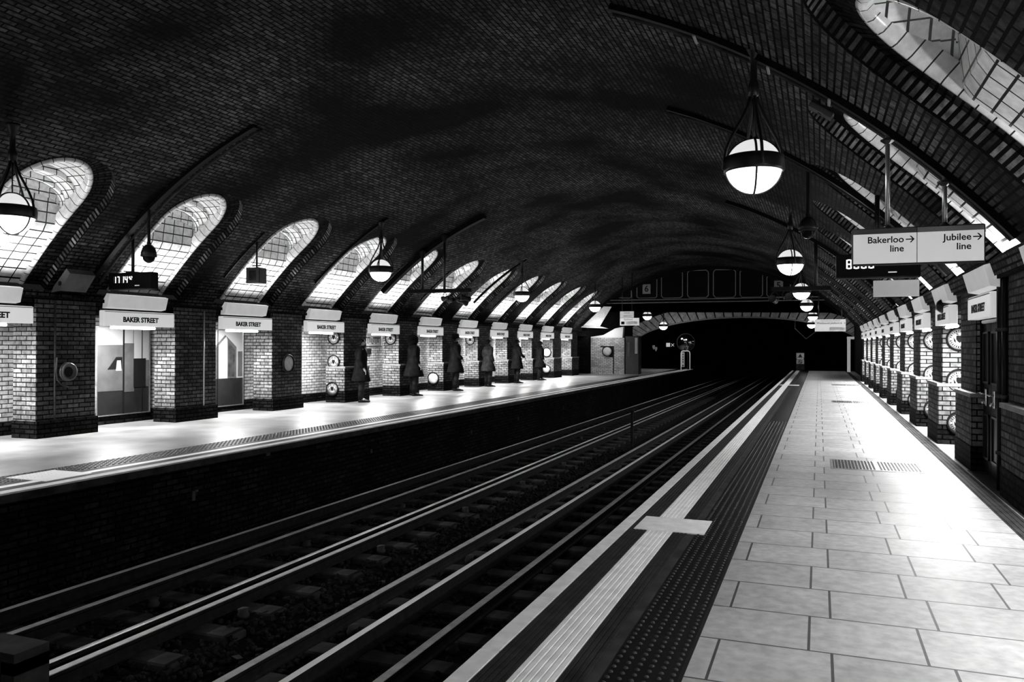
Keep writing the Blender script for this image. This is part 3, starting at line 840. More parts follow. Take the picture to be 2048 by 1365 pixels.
clock(-11.60, -10.62, 10.6, 2.48, 2.76, 'black hanging clock over the far platform showing the lit time', vaultz(-11.14)+.03, ('17 14', '42'), -11.12)
clock(.20, 1.16, 11.0, 2.39, 2.68, 'black hanging clock half hidden behind the white line sign', vaultz(.7), ('8888', '88'), .68)
def dome(x, y, z, top, label, s=1.0):
    r = empty('dome_camera', (x, y, z), 0, label, 'camera', 'hanging dome cameras'); r.scale = (s, s, s)
    MB().lathe([(.001,.15),(.05,.15),(.10,.10),(.125,.02),(.128,-.02),(.115,-.03)], 28).build('housing', M['blackmetal'], r, True)
    MB().lathe([(.128,-.02),(.131,-.035),(.128,-.05),(.105,-.052)], 28).build('collar', M['dirty'], r, True)
    MB().lathe([(.10,-.045),(.095,-.09),(.07,-.13),(.03,-.155),(.001,-.16)], 28).build('dome', M['darkglass'], r, True)
    MB().lathe([(.032,.15),(.032,.19),(.025,.20),(.025,(top-z)/s)], 14).build('stem', M['blackmetal'], r, True)
dome(-10.56, 10.4, 3.05, vaultz(-10.56)+.02, 'dome camera hanging in front of a left light well')
dome(-.15, 12.2, 3.22, vaultz(-.15)+.02, 'dome camera hanging right of the largest globe lamp')
# small box display over the far platform
r = empty('hanging_box_light', (-10.82, 13.5, 2.78), 0, 'small square box display hanging over the far platform', 'display')
MB().bevbox(-.16, .16, -.12, .12, 0, .32, .012).build('case', M['blackmetal'], r)
mb = MB(); mb.box(-.16, -.09, -.135, -.12, 0, .32); mb.box(.09, .16, -.135, -.12, 0, .32); mb.box(-.09, .09, -.135, -.12, .26, .32); mb.box(-.09, .09, -.135, -.12, 0, .06); mb.build('frame', M['glass_mid'], r)
MB().box(-.09, .09, -.128, -.12, .06, .26).build('screen', M['dirty'], r)
pole(r, 0, 0, .32, vaultz(-10.82)-2.76, .018)
mb = MB(); mb.box(-.10, .10, -.02, .02, .36, .38); mb.build('crossbar', M['blackmetal'], r)
# spotlight bars
def spot(parent, x, y, z, rz, tilt, s=1):
    h = MB(); h.lathe([(.03,-.16),(.07,-.14),(.075,-.05),(.06,.0),(.10,.12),(.105,.16),(.09,.165)], 18, axis='y'); o = h.build('spotlight', M['blackmetal'], parent, True)
    o.location = (x, y, z); o.rotation_euler = (tilt, 0, rz); o.scale = (s,)*3
    l = MB(); l.lathe([(.09,.16),(.001,.15)], 18, axis='y'); q = l.build('lens', M['dirty'], o, True)
    b = MB(); b.tube([(-.11,0,0),(-.12,0,.10),(-.06,0,.20),(0,0,.22),(.06,0,.20),(.12,0,.10),(.11,0,0)], .012, 6); b.build('yoke', M['blackmetal'], o, True)
r = empty('spotlight_bar', (-9.63, 19.6, 3.0), 0, 'black bar with spotlights hanging over the far platform', 'light bar')
MB().box(-.92, .92, -.05, .05, -.05, .05).build('bar', M['black'], r)
pole(r, -.53, 0, 0, vaultz(-10.16)-3.0, .035); pole(r, .14, 0, 0, vaultz(-9.49)-3.0, .035)
for dx in (-.53, .14): MB().lathe([(.035,.0),(.08,.12),(.09,.2)], 12, c=(dx, 0, vaultz(-9.63+dx)-3.22)).build('socket', M['black'], r, True)
for a in ((.35,0,-.25,.8,.1,.9),(.62,.1,-.28,-.7,-.3,1.0),(.80,-.05,-.22,2.2,.2,.9),(.18,0,-.20,1.3,-.2,.7)): spot(r, *a)
r = empty('spotlight_bar', (-.40, 20.0, 2.88), 0, 'black bar with two lamps hanging over the near platform', 'light bar')
MB().box(-.66, .66, -.05, .05, -.05, .05).build('bar', M['black'], r)
pole(r, .33, 0, 0, vaultz(-.07)-2.86, .04); spot(r, -.6, 0, -.26, 2.9, .2, .9); spot(r, -.30, 0, -.2, 3.4, .1, .9)
# the big line sign
r = empty('line_sign', (.815, 8.0, 2.26), 0, 'white hanging sign with two line names and right arrows', 'sign')
W, H = .535, .335
MB().bevbox(-W, W, -.05, .05, 0, H, .01).build('case', M['dirty'], r)
MB().box(-W+.012, -.003, -.055, -.05, .012, H-.055).build('left_panel', M['signwhite'], r)
MB().box(.003, W-.012, -.055, -.05, .012, H-.055).build('right_panel', M['signwhite'], r)
MB().box(-W+.012, -.003, -.056, -.05, H-.055, H-.010).build('left_band', M['signgrey'], r)
MB().box(.003, W-.012, -.056, -.05, H-.055, H-.010).build('right_band', M['grey'], r)
R90 = (PI/2, 0, 0)
for txt, x, z in (('Bakerloo', -.105, .222), ('line', -.105, .140), ('Jubilee', .425, .222), ('line', .425, .140)):
    lettering(txt, .082, M['text'], r, (x, -.058, z), R90, bold=.0012, ax='right')
def arrow(parent, x, z, s, y=-.058):
    mb = MB(); mb.box(x, x+s*.82, y, y+.003, z-s*.07, z+s*.07)
    for g_ in (-1, 1): mb.prism([(x+s*1.0, z), (x+s*.62, z+g_*s*.42), (x+s*.44, z+g_*s*.42), (x+s*.80, z)], 'y', y-.0005, y+.003)
    mb.build('arrow', M['text'], parent)
arrow(r, -.090, .222, .07); arrow(r, .438, .222, .07)
for x, top in ((.58-.815, vaultz(.58)-2.26), (1.04-.815, vaultz(1.04)-2.26)):
    pole(r, x, 0, H, top, .020, M['tube_steel'])
    MB().lathe([(.020,top-.16),(.06,top-.13),(.06,top-.115),(.02,top-.10)], 6, c=(x,0,0)).build('clamp', M['blackmetal'], r)
    MB().lathe([(.022,H),(.045,H+.004),(.03,H+.02),(.02,H+.03)], 12, c=(x,0,0)).build('boss', M['blackmetal'], r, True)
# conductors and blank plate behind it
r = empty('blank_sign', (.975, 12.0, 2.20), 0, 'plain white plate hanging below the line sign and clock', 'sign')
MB().box(-.28, .28, -.03, .03, 0, .22).build('plate', M['hood'], r); pole(r, -.2, .02, .22, vaultz(.775)-2.2, .012); pole(r, .2, .02, .22, vaultz(1.175)-2.2, .012)
# distant platform sign
r = empty('platform_sign', (.435, 36.0, 2.15), 0, 'distant white sign for the westbound platform under the vault', 'sign')
MB().box(-.60, .60, -.05, .05, 0, .50).build('case', M['signwhite'], r)
lettering('Westbound platform 6', .105, M['text'], r, (-.04, -.054, .34), R90, bold=.001); arrow(r, .53, .34, .06)
lettering('Hammersmith & City and Circle lines', .05, M['text'], r, (0, -.054, .44), R90)
MB().box(-.02, .54, -.056, -.05, .04, .17).build('notice', M['white'], r)
for x in (-.45, .45): pole(r, x, 0, .5, vaultz(.435+x)-2.15, .02)
r = empty('platform_sign', (-8.52, 38.0, 2.50), 0, 'distant sign of stacked panels over the far platform', 'sign')
MB().box(-.46, .46, -.05, .05, 0, .36).build('lower_panel', M['signwhite'], r)
MB().box(-.46, .20, -.05, .05, .38, .68).build('upper_panel', M['hood'], r)
lettering('Eastbound', .10, M['text'], r, (-.05, -.054, .29), R90); lettering('platform 5', .09, M['text'], r, (-.1, -.054, .46), R90); lettering('Circle line', .07, M['text'], r, (-.12, -.054, .60), R90)
MB().box(-.15, .40, -.056, -.05, .05, .20).build('notice', M['white'], r); MB().box(-.40, -.24, -.056, -.05, .05, .19).build('pictogram', M['text'], r)
for x in (-.36, .12): pole(r, x, 0, .68, vaultz(-8.52+x)-2.5, .02)

# ---------------------------------------------------------------- bridge, portal and tunnel
r = empty('girder_bridge', (-5.2, 42.0, 3.8), 0, 'black arched girder with panel outlines spanning the vault', 'bridge')
mb = MB(); n = 48; top = []
for i in range(n+1):
    x = -11.2+12.2*i/n; top.append((x+5.2, vaultz(x)+.02-3.8))
mb.prism([(-6.0, 0)]+top+[(6.2-.0, 0)], 'y', 0, .25); mb.build('web_plate', M['girder'], r)
rings = []
for i in range(n+1):
    x = -11.2+12.2*i/n; z = vaultz(x)-3.8
    rings.append([(x+5.2, -.12, z+.02), (x+5.2, -.12, z-.16), (x+5.2, .05, z-.16), (x+5.2, .05, z+.02)])
MB().loft(rings, cap=True).build('top_flange', M['girder'], r)
mb = MB(); mb.box(-5.7, 6.2, -.14, .05, .06, .12); mb.build('bottom_flange', M['girder'], r)
for z in (-.03, .13): 
    mb = MB(); mb.box(-5.6, 6.0, -.16, -.12, z, z+.035); mb.build('flange_edge', M['line'], r)
PAN = [[(-10.16,4.09),(-9.40,4.50),(-9.32,4.45),(-9.32,4.12),(-9.40,4.06)],
       [(-9.02,4.12),(-9.02,4.72),(-8.92,4.81),(-8.05,5.12),(-7.96,5.05),(-7.96,4.12),(-8.05,4.05),(-8.92,4.05)],
       [(-7.72,4.12),(-7.72,5.10),(-7.60,5.20),(-6.75,5.40),(-6.63,5.32),(-6.63,4.12),(-6.75,4.03),(-7.6,4.03)],
       [(-6.37,4.14),(-6.37,5.32),(-6.26,5.43),(-5.42,5.43),(-5.31,5.32),(-5.31,4.13),(-5.42,4.02),(-6.26,4.02)],
       [(-5.06,4.14),(-5.06,5.32),(-4.95,5.43),(-4.07,5.42),(-3.96,5.32),(-3.96,4.12),(-4.07,4.01),(-4.95,4.01)],
       [(-3.74,4.12),(-3.74,5.28),(-3.64,5.37),(-2.76,5.22),(-2.65,5.12),(-2.65,4.10),(-2.76,4.0),(-3.64,4.0)],
       [(-2.44,4.10),(-2.44,4.98),(-2.34,5.05),(-1.42,4.70),(-1.32,4.58),(-1.32,4.06),(-1.42,3.98),(-2.34,3.98)],
       [(-1.10,4.06),(-1.10,4.46),(-1.02,4.52),(-.25,4.10),(-.25,4.04),(-.3,3.98),(-1.02,3.98)]]
for p in PAN:
    mb = MB(); q = [Vector((a+5.2, -.02, b-3.8)) for a, b in p]; q.append(q[0])
    for a, b in zip(q, q[1:]): mb.tube([a, b], .022, 5)
    mb.build('panel_outline', M['line'], r)
for x, z, s_ in ((-8.5, 4.52, '6'), (-1.88, 4.54, '5')):
    MB().box(x+5.2-.21, x+5.2+.21, -.06, -.03, z-3.8-.25, z-3.8+.25).build('number_plate', M['line'], r)
    lettering(s_, .45, M['text'], r, (x+5.2, -.065, z-3.8), R90, bold=.008)
# deck beyond the girder
mb = MB(); mb.box(-12.6, 2.7, 42.1, 53.2, 3.92, 4.15); tag(mb.build('ceiling', M['girder']), 'black soffit of the bridge deck', kind='structure')
# vault end closing wall above deck is the girder itself; portal wall with voussoir ring
def arc_pt(a, rx, rz, cx=-4.6, cz=1.35): return (cx+rx*math.cos(a), cz+rz*math.sin(a))
r = empty('tunnel_portal', (-4.6, 53.2, 0), 0, 'low stone arch ring around the black tunnel mouth', 'arch')
NV = 36; inner, outer = (7.25, 2.05), (8.1, 2.95)
for i in range(NV):
    a0, a1 = PI*(.055+.89*i/NV)+.006, PI*(.055+.89*(i+1)/NV)-.006
    p = [arc_pt(a0, *inner), arc_pt((a0+a1)/2, *inner), arc_pt(a1, *inner), arc_pt(a1, *outer), arc_pt((a0+a1)/2, *outer), arc_pt(a0, *outer)]
    MB().prism([(x+4.6, z) for x, z in p], 'y', -.06, .6).build('voussoir', M['ring'], r)
mb = MB(); pts = [arc_pt(PI*(.04+.92*i/40), 7.22, 2.02) for i in range(41)]
mb.tube([(x+4.6, -.07, z) for x, z in pts], .05, 6); mb.build('ring_edge', M['line'], r)
mb = MB(); pts = [arc_pt(PI*i/40, 7.7, 2.5) for i in range(41)]
poly = [(4.6+4.9, 1.35), (9.5, 4.1), (-9.5, 4.1), (-9.5, 1.35)]
vs_ = []; 
for (x, z) in pts: vs_.append((x+4.6, .05, z)); vs_.append((max(-9.5, min(9.5, (x+4.6)*1.4)), .05, 4.1 if 1 else z))
fs = [(2*i, 2*i+2, 2*i+3, 2*i+1) for i in range(40)]
mb.add(vs_, fs); mb.add([(7.7,.05,0),(9.5,.05,0),(10.8,.05,4.1),(7.7,.05,1.4)], [(0,1,2,3)]); mb.add([(-7.7,.05,0),(-9.5,.05,0),(-10.8,.05,4.1),(-7.7,.05,1.4)], [(0,1,2,3)])
mb.build('spandrel_wall', M['darkbrick'], r)
mb = MB(); rings = []
for y in (53.85, 60, 68, 76): rings.append([(x*.97-.13*.9, y, z) for x, z in [arc_pt(PI*i/24, 7.6, 2.35) for i in range(25)]])
mb.loft(rings, close=False); mb.box(-12.6, -12.2, 53.3, 76, -1.4, 1.5); mb.box(2.6, 3.1, 53.3, 76, -1.4, 1.5); mb.box(-12.6, 3.1, 76, 76.3, -1.4, 4.5)
tag(mb.build('wall_back', M['tunnel']), 'black lining of the running tunnel', kind='structure')
mb = MB(); mb.box(-12.2, -7.9, 53.2, 76, -1.4, -.02); mb.box(-1.5, 2.6, 53.2, 76, -1.4, -.02)
tag(mb.build('floor', M['tunnel']), 'dark ledges inside the tunnel', kind='structure')
# walls beside the bridge zone
mb = MB(); mb.box(-12.62, -11.7, 42.0, 53.3, 0, 3.95); tag(mb.build('wall_left', M['darkbrick']), 'dark wall beyond the far platform arcade', kind='structure')
mb = MB(); mb.box(2.0, 2.72, 42.0, 53.3, 0, 3.95); tag(mb.build('wall_right', M['darkbrick']), 'dark wall beyond the near platform arcade', kind='structure')
# back end behind the camera
mb = MB(); mb.box(-12.9, 3.0, Y0-.3, Y0, -1.4, 6); tag(mb.build('wall_front', M['darkbrick']), 'closing wall behind the camera', kind='structure')
# lit stub wall at the end of the left arcade
r = empty('stub_wall', (-10.6, 42.2, 0), 0, 'bright brick stub wall ending the left arcade', 'wall')
MB().box(-1.0, .85, 0, .4, 0, 1.95).build('brickwork', M['niche'], r)
mb = MB(); mb.prism([(-1.0,1.95),(.75,1.95),(.80,2.55),(.35,2.45),(-.3,2.1),(-1.0,2.0)], 'y', 0, .3); mb.build('gable', M['plainwhite'], r)
MB().box(.24, .29, -.02, .0, 0, 1.5).build('downpipe', M['black'], r); MB().box(-.45, .24, -.02, 0, 1.45, 1.5).build('shelf_edge', M['black'], r); MB().box(.02, .24, -.02, 0, .9, 1.45).build('notice_board', M['black'], r)
area_light(r, (-.1, -.9, 2.4), (math.radians(35), 0, 0), 1.2, .1, 7)
roundel((-10.67, 42.17, 1.22), -PI/2, 'large plaque on the bright stub wall', None, True, 1.5)
r = empty('dark_cabinet', (-9.35, 42.6, 0), 0, 'tall dark cabinet beside the bright stub wall', 'cabinet')
MB().bevbox(-.38, .38, -.3, .3, 0, 2.05, .03).build('body', M['blackmetal'], r); MB().box(.16, .30, -.32, -.3, 1.1, 1.95).build('panel', M['grey'], r); MB().box(-.25, -.12, -.32, -.3, .95, 1.7).build('notice', M['glass_mid'], r)
r = empty('slanted_panel', (-11.2, 41.0, 2.55), 0, 'slanted white panel under the bridge end at left', 'panel')
mb = MB(); mb.prism([(-.5,.02),(.42,.0),(1.05,1.02),(.62,1.04)], 'y', 0, .04); mb.build('board', M['white'], r); mb = MB(); mb.prism([(-.55,.0),(.45,-.02),(.9,-.13),(-.6,-.06)], 'y', -.03, .05); mb.build('foot', M['white'], r)
area_light(r, (.3, -.8, -.3), (math.radians(120), 0, 0), .5, .2, 5)
# warning sign, barrier and mirror at the far end
r = empty('warning_sign', (-1.07, 52.0, 0), 0, 'upright warning sign with two pictograms at the end of near platform', 'sign')
MB().bevbox(-.26, .26, -.03, .03, .08, 1.15, .04).build('board', M['dirty'], r)
mb = MB(); mb.box(-.22, .22, -.04, -.03, .82, 1.10); mb.box(-.22, .22, -.04, -.03, .44, .70); mb.build('white_fields', M['plainwhite'], r)
mb = MB(); mb.prism([(-.12,.86),(.12,.86),(0,1.06)], 'y', -.046, -.04); mb.lathe([(.09,-.046),(.12,-.046),(.12,-.04),(.09,-.04)], 20, c=(0,0,.57), axis='y'); mb.prism([(-.08,.62),(-.06,.65),(.08,.52),(.06,.49)], 'y', -.046, -.04); mb.build('pictograms', M['text'], r)
lettering('DANGER', .10, M['signwhite'], r, (0, -.034, .76), R90); MB().box(-.05, .05, -.02, .02, 0, .1).build('foot', M['dirty'], r)
r = empty('convex_mirror', (-8.05, 52.4, 0), 0, 'half lit convex mirror on a post at the tunnel mouth', 'mirror')
MB().lathe([(.55,0),(.50,-.08),(.36,-.15),(.18,-.19),(.001,-.20)], 28, axis='y', c=(0,0,1.75)).build('mirror_face', M['mirror'], r, True)
MB().lathe([(.55,.02),(.59,.0),(.59,-.04),(.55,-.03)], 28, axis='y', c=(0,0,1.75)).build('rim', M['dirty'], r, True); pole(r, .1, .1, 0, 1.75, .04)
r = empty('platform_barrier', (-7.95, 51.6, 0), 0, 'round cornered hoop barrier with a tall white notice', 'barrier')
mb = MB(); mb.tube([(-.28,0,.0),(-.28,0,1.05),(-.25,0,1.15),(-.17,0,1.2),(.17,0,1.2),(.25,0,1.15),(.28,0,1.05),(.28,0,0)], .025, 8); mb.build('hoop', M['hood'], r, True)
MB().box(-.24, -.06, -.03, 0, .18, 1.12).build('notice', M['plainwhite'], r); MB().box(-.19, -.11, -.035, -.03, .22, .32).build('square_mark', M['text'], r)
for i in range(4): MB().box(-.18, -.12, -.035, -.03, .45+.16*i, .55+.16*i).build('letter_mark', M['dirty'], r)
area_light(r, (-.3, -2.5, 2.9), (math.radians(40), 0, 0), .4, .1, 12)
r = empty('square_plate', (-9.34, 53.25, 1.59), 0, 'small square grey plate beside a white cross', 'plate'); MB().box(-.13, .13, -.03, 0, -.13, .13).build('plate', M['hood'], r)
r = empty('cross_mark', (-9.04, 53.25, 1.58), 0, 'small white cross at the tunnel mouth', 'mark')
for g_ in (-1, 1): MB().prism([(-.1,g_*-.08),(-.08,g_*-.1),(.1,g_*.08),(.08,g_*.1)], 'y', -.03, 0).build('bar', M['hood'], r)
for i, (x, z) in enumerate(((-10.3, 1.42), (-10.15, 1.30))):
    r = empty('shield_plate', (x, 53.25, z), 0, ['small shield shaped plate','small oval plate beside the shield plate'][i]+' on the dark portal wall', 'plate')
    MB().prism([(-.08,.14),(.08,.14),(.09,0),(0,-.16),(-.09,0)], 'y', -.02, 0).build('plate', M['grey'], r)
r = empty('white_post', (1.65, 51.5, 0), 0, 'narrow pale post at the dark end of the near platform', 'post'); MB().box(-.09, .09, -.05, .05, 0, 1.95).build('post', M['hood'], r); MB().box(-.1, .3, -.06, .05, 1.95, 2.1).build('head', M['hood'], r)
r = empty('diamond_frame', (-.62, 44.0, 2.15), 0, 'dark diamond shaped frame hanging before the tunnel mouth', 'frame')
mb = MB(); mb.tube([(-.55,0,.3),(0,0,-.25),(.6,0,.25)], .022, 6); mb.tube([(-.55,0,.3),(-.5,0,1.75)], .012, 6); mb.build('frame', M['line'], r)

# ---------------------------------------------------------------- black doors and fixtures on the right arcade
r = empty('door_1', (1.86, 10.7, 0), 0, 'black double door with bright locks in the right arcade', kind='structure')
mb = MB(); mb.box(0, .08, -1.30, -.62, 0, 2.2); mb.box(0, .08, -.62, .52, 1.86, 2.2); mb.box(-.02, .08, .48, .53, 0, 2.2); mb.build('surround', M['black'], r)
for q, (a, b) in enumerate(((-.50, -.015), (.0, .47))):
    mb = MB(); mb.box(.01, .06, a, b, .02, 1.84)
    o = mb.build('door_leaf', M['wood'], r)
    mb = MB()
    for z0, z1 in ((.18, .72), (1.08, 1.70)):
        for (y0, y1, za, zb) in ((a+.07, b-.07, z0, z0+.025), (a+.07, b-.07, z1-.025, z1), (a+.07, a+.095, z0, z1), (b-.095, b-.07, z0, z1)):
            mb.box(-.008, .01, y0, y1, za, zb)
    mb.build('moulding', M['blackmetal'], o)
    yc = (a+b)/2
    mb = MB(); mb.bevbox(-.012, .01, yc-.045, yc+.045, .82, 1.02, .008); mb.build('lock_plate', M['brass'], o)
    mb = MB(); mb.tube([(-.01, yc, .96), (-.05, yc, .96), (-.055, yc+.06, .97)], .011, 8); mb.lathe([(.001,-.05),(.022,-.045),(.024,-.02),(.012,-.01)], 14, c=(0, yc, .86), axis='x'); mb.build('handle', M['brass'], o, True)
mb = MB(); mb.box(-.05, .02, -.55, .50, 1.845, 1.865); mb.box(-.06, .02, -.55, .50, 1.885, 1.90); mb.build('door_hood', M['dirty'], r)
mb = MB(); mb.box(-.01, .0, -.12, .03, 1.69+.25, 1.78+.25); mb.build('number_plate', M['glass_mid'], r)
for i, (y, rr) in enumerate(((9.75, .045), (9.58, .028))):
    r = empty('downpipe', (1.80, y, 0), 0, ['thick dark pipe running down beside the black doors','thin dark pipe nearest the edge pillar by the doors'][i], 'pipe', 'pipes beside the black doors')
    pole(r, 0, 0, 0, 2.25, rr, M['wood'])
    for z in (.4, 1.0, 1.7): MB().lathe([(rr,-.02),(rr+.012,-.015),(rr+.012,.015),(rr,.02)], 14, c=(0,0,z)).build('clamp', M['dirty'], r, True)
MB_ = MB(); MB_.box(1.84, 1.92, 9.35, 9.9, 0, 2.2); tag(MB_.build('wall_right', M['pillar']), 'narrow brick jamb beside the black doors', kind='structure')
r = empty('small_loudspeaker', (1.72, 13.3, 2.12), 0, 'dark round loudspeaker under the right arcade lintel', 'loudspeaker')
MB().lathe([(.001,-.10),(.10,-.08),(.11,.0),(.09,.09),(.001,.10)], 20, axis='y').build('body', M['blackmetal'], r, True); pole(r, 0, 0, .0, .14, .015)
# thin pipe on the left pillar between the nearest signs, grey box on the haunch
r = empty('wall_pipe', (XL+.02, 12.95, 0), 0, 'thin pale edged pipe on the front of the second left pillar', 'pipe'); pole(r, 0, 0, .02, 2.2, .014, M['grey'])
r = empty('wall_pipe', (XL+.02, 9.55, 0), 0, 'thin pipe running down past the ring fitting at left edge', 'pipe'); pole(r, 0, 0, .02, 2.2, .014, M['dirty'])
r = empty('haunch_box', (-11.86, 9.9, 2.42), 0, 'tilted grey metal box on the haunch above the left edge pillar', 'box')
MB().prism([(.0,-.05),(.20,-.02),(.42,.26),(.34,.34),(.05,.05)], 'y', -.28, .22).build('case', M['glass_mid'], r)
mb = MB(); mb.lathe([(.04,-.285),(.001,-.29)], 12, c=(.2,0,.1), axis='y'); mb.build('knockout', M['black'], r)

# ---------------------------------------------------------------- glazed cases and posters in the left niches
XB = XL-.92
def case(y0, y1, z0, z1, label, fields, extra=None, cat='display case'):
    r = empty('display_case', (XB+.05, (y0+y1)/2, 0), 0, label, cat)
    h = (y1-y0)/2
    mb = MB(); mb.box(-.05, 0, -h, h, z0, z1); mb.build('back_board', M['blackmetal'], r)
    mb = MB()
    for a, b, c, d in ((-h-.02,-h,z0,z1), (h,h+.02,z0,z1), (-h-.02,h+.02,z1,z1+.025), (-h-.02,h+.02,z0-.02,z0)): mb.box(-.05, .02, a, b, c, d)
    mb.build('frame', M['steel'], r)
    for nm, m, poly in fields:
        mb = MB(); mb.prism([(a*h, z0+(z1-z0)*b) for a, b in poly], 'x', 0, .006+.001*len(r.children)); mb.build(nm, M[m], r)
    return r
R4 = lambda a, b, c, d: [(a, c), (b, c), (b, d), (a, d)]
case(11.15, 12.40, .18, 1.84, 'wide glazed display case with painted reflections under the nearest full name sign', [  # flat light and dark shapes stand in for reflections in the glass
    ('grey_field', 'glass_mid', R4(-1, -.05, .27, 1)), ('white_field', 'glass_hi', R4(-1, -.05, .80, 1)), ('white_field', 'glass_hi', R4(.38, .98, .62, 1)),
    ('grey_field', 'glass_mid', R4(0, .38, .25, .82)), ('white_field', 'glass_hi', R4(.0, .34, .82, 1)), ('grey_field', 'glass_mid', R4(.84, 1, .3, .62)),
    ('dark_shape', 'black', [(-.62,.52),(-.08,.52),(-.08,.66),(-.30,.66)]), ('white_shape', 'glass_hi', [(-.32,.50),(-.1,.50),(-.14,.62),(-.28,.62)]),
    ('dark_shape', 'black', R4(.36, .84, .30, .64)), ('dark_line', 'black', R4(-.05, .0, 0, 1)), ('dark_line', 'black', R4(.68, .70, .0, 1))])
arch = [(-.70,.36),(-.70,.72),(-.45,.84),(.05,.97),(.5,.86),(.62,.76),(.62,.36)]
case(14.0, 15.2, .14, 1.84, 'glazed case with a pale pointed arch reflection painted in', [  # arch shapes painted for what the glass reflects
    ('white_field', 'glass_hi', R4(-1, 1, .36, 1)), ('grey_field', 'glass_mid', [(-.9,.36),(-.9,.70),(.0,.94),(.62,.78),(.62,.36)]), ('white_field', 'glass_hi', [(-.35,.36),(-.35,.80),(.05,.92),(.12,.88),(.12,.36)]),
    ('dark_band', 'dirty', [(-.62,.38),(-.62,.72),(-.42,.80),(-.42,.38)]), ('dark_band', 'dirty', [(.16,.38),(.16,.86),(.52,.74),(.52,.38)]), ('grey_field', 'glass_mid', R4(.7, .95, .38, .72)),  # dark bands belong to the painted arch reflection
    ('dark_line', 'black', R4(-.42, -.39, 0, 1))])
case(16.95, 17.45, .35, 1.95, 'narrow white lit panel beside the bright bricks of the third bay', [
    ('white_field', 'glass_hi', R4(-1, 1, .0, 1)), ('dark_shape', 'black', [(-1,.12),(.3,.2),(.1,.5),(-.2,.6),(-1,.62)]), ('small_mark', 'text', [(-.1,.78),(.1,.84),(.3,.80),(.1,.74)])])
case(20.4, 21.55, 1.50, 1.86, 'white poster board with black strokes in the fourth bay', [('white_field', 'glass_hi', R4(-1, 1, .0, 1))]+
    [('black_stroke', 'text', R4(-.85+.2*i, -.79+.2*i, .15+.1*(i%2), .62)) for i in range(8)]+[('black_stroke', 'text', R4(-.9, -.2, .62, .70)), ('black_stroke', 'text', R4(.1, .8, .62, .70)), ('black_stroke', 'text', R4(.0,.12,.15,.2))], cat='poster')
r = empty('wall_box', (XB+.06, 20.7, 1.25), 0, 'little black box on the niche wall below the poster board', 'box'); MB().bevbox(-.06, .06, -.14, .14, 0, .16, .01).build('body', M['black'], r)

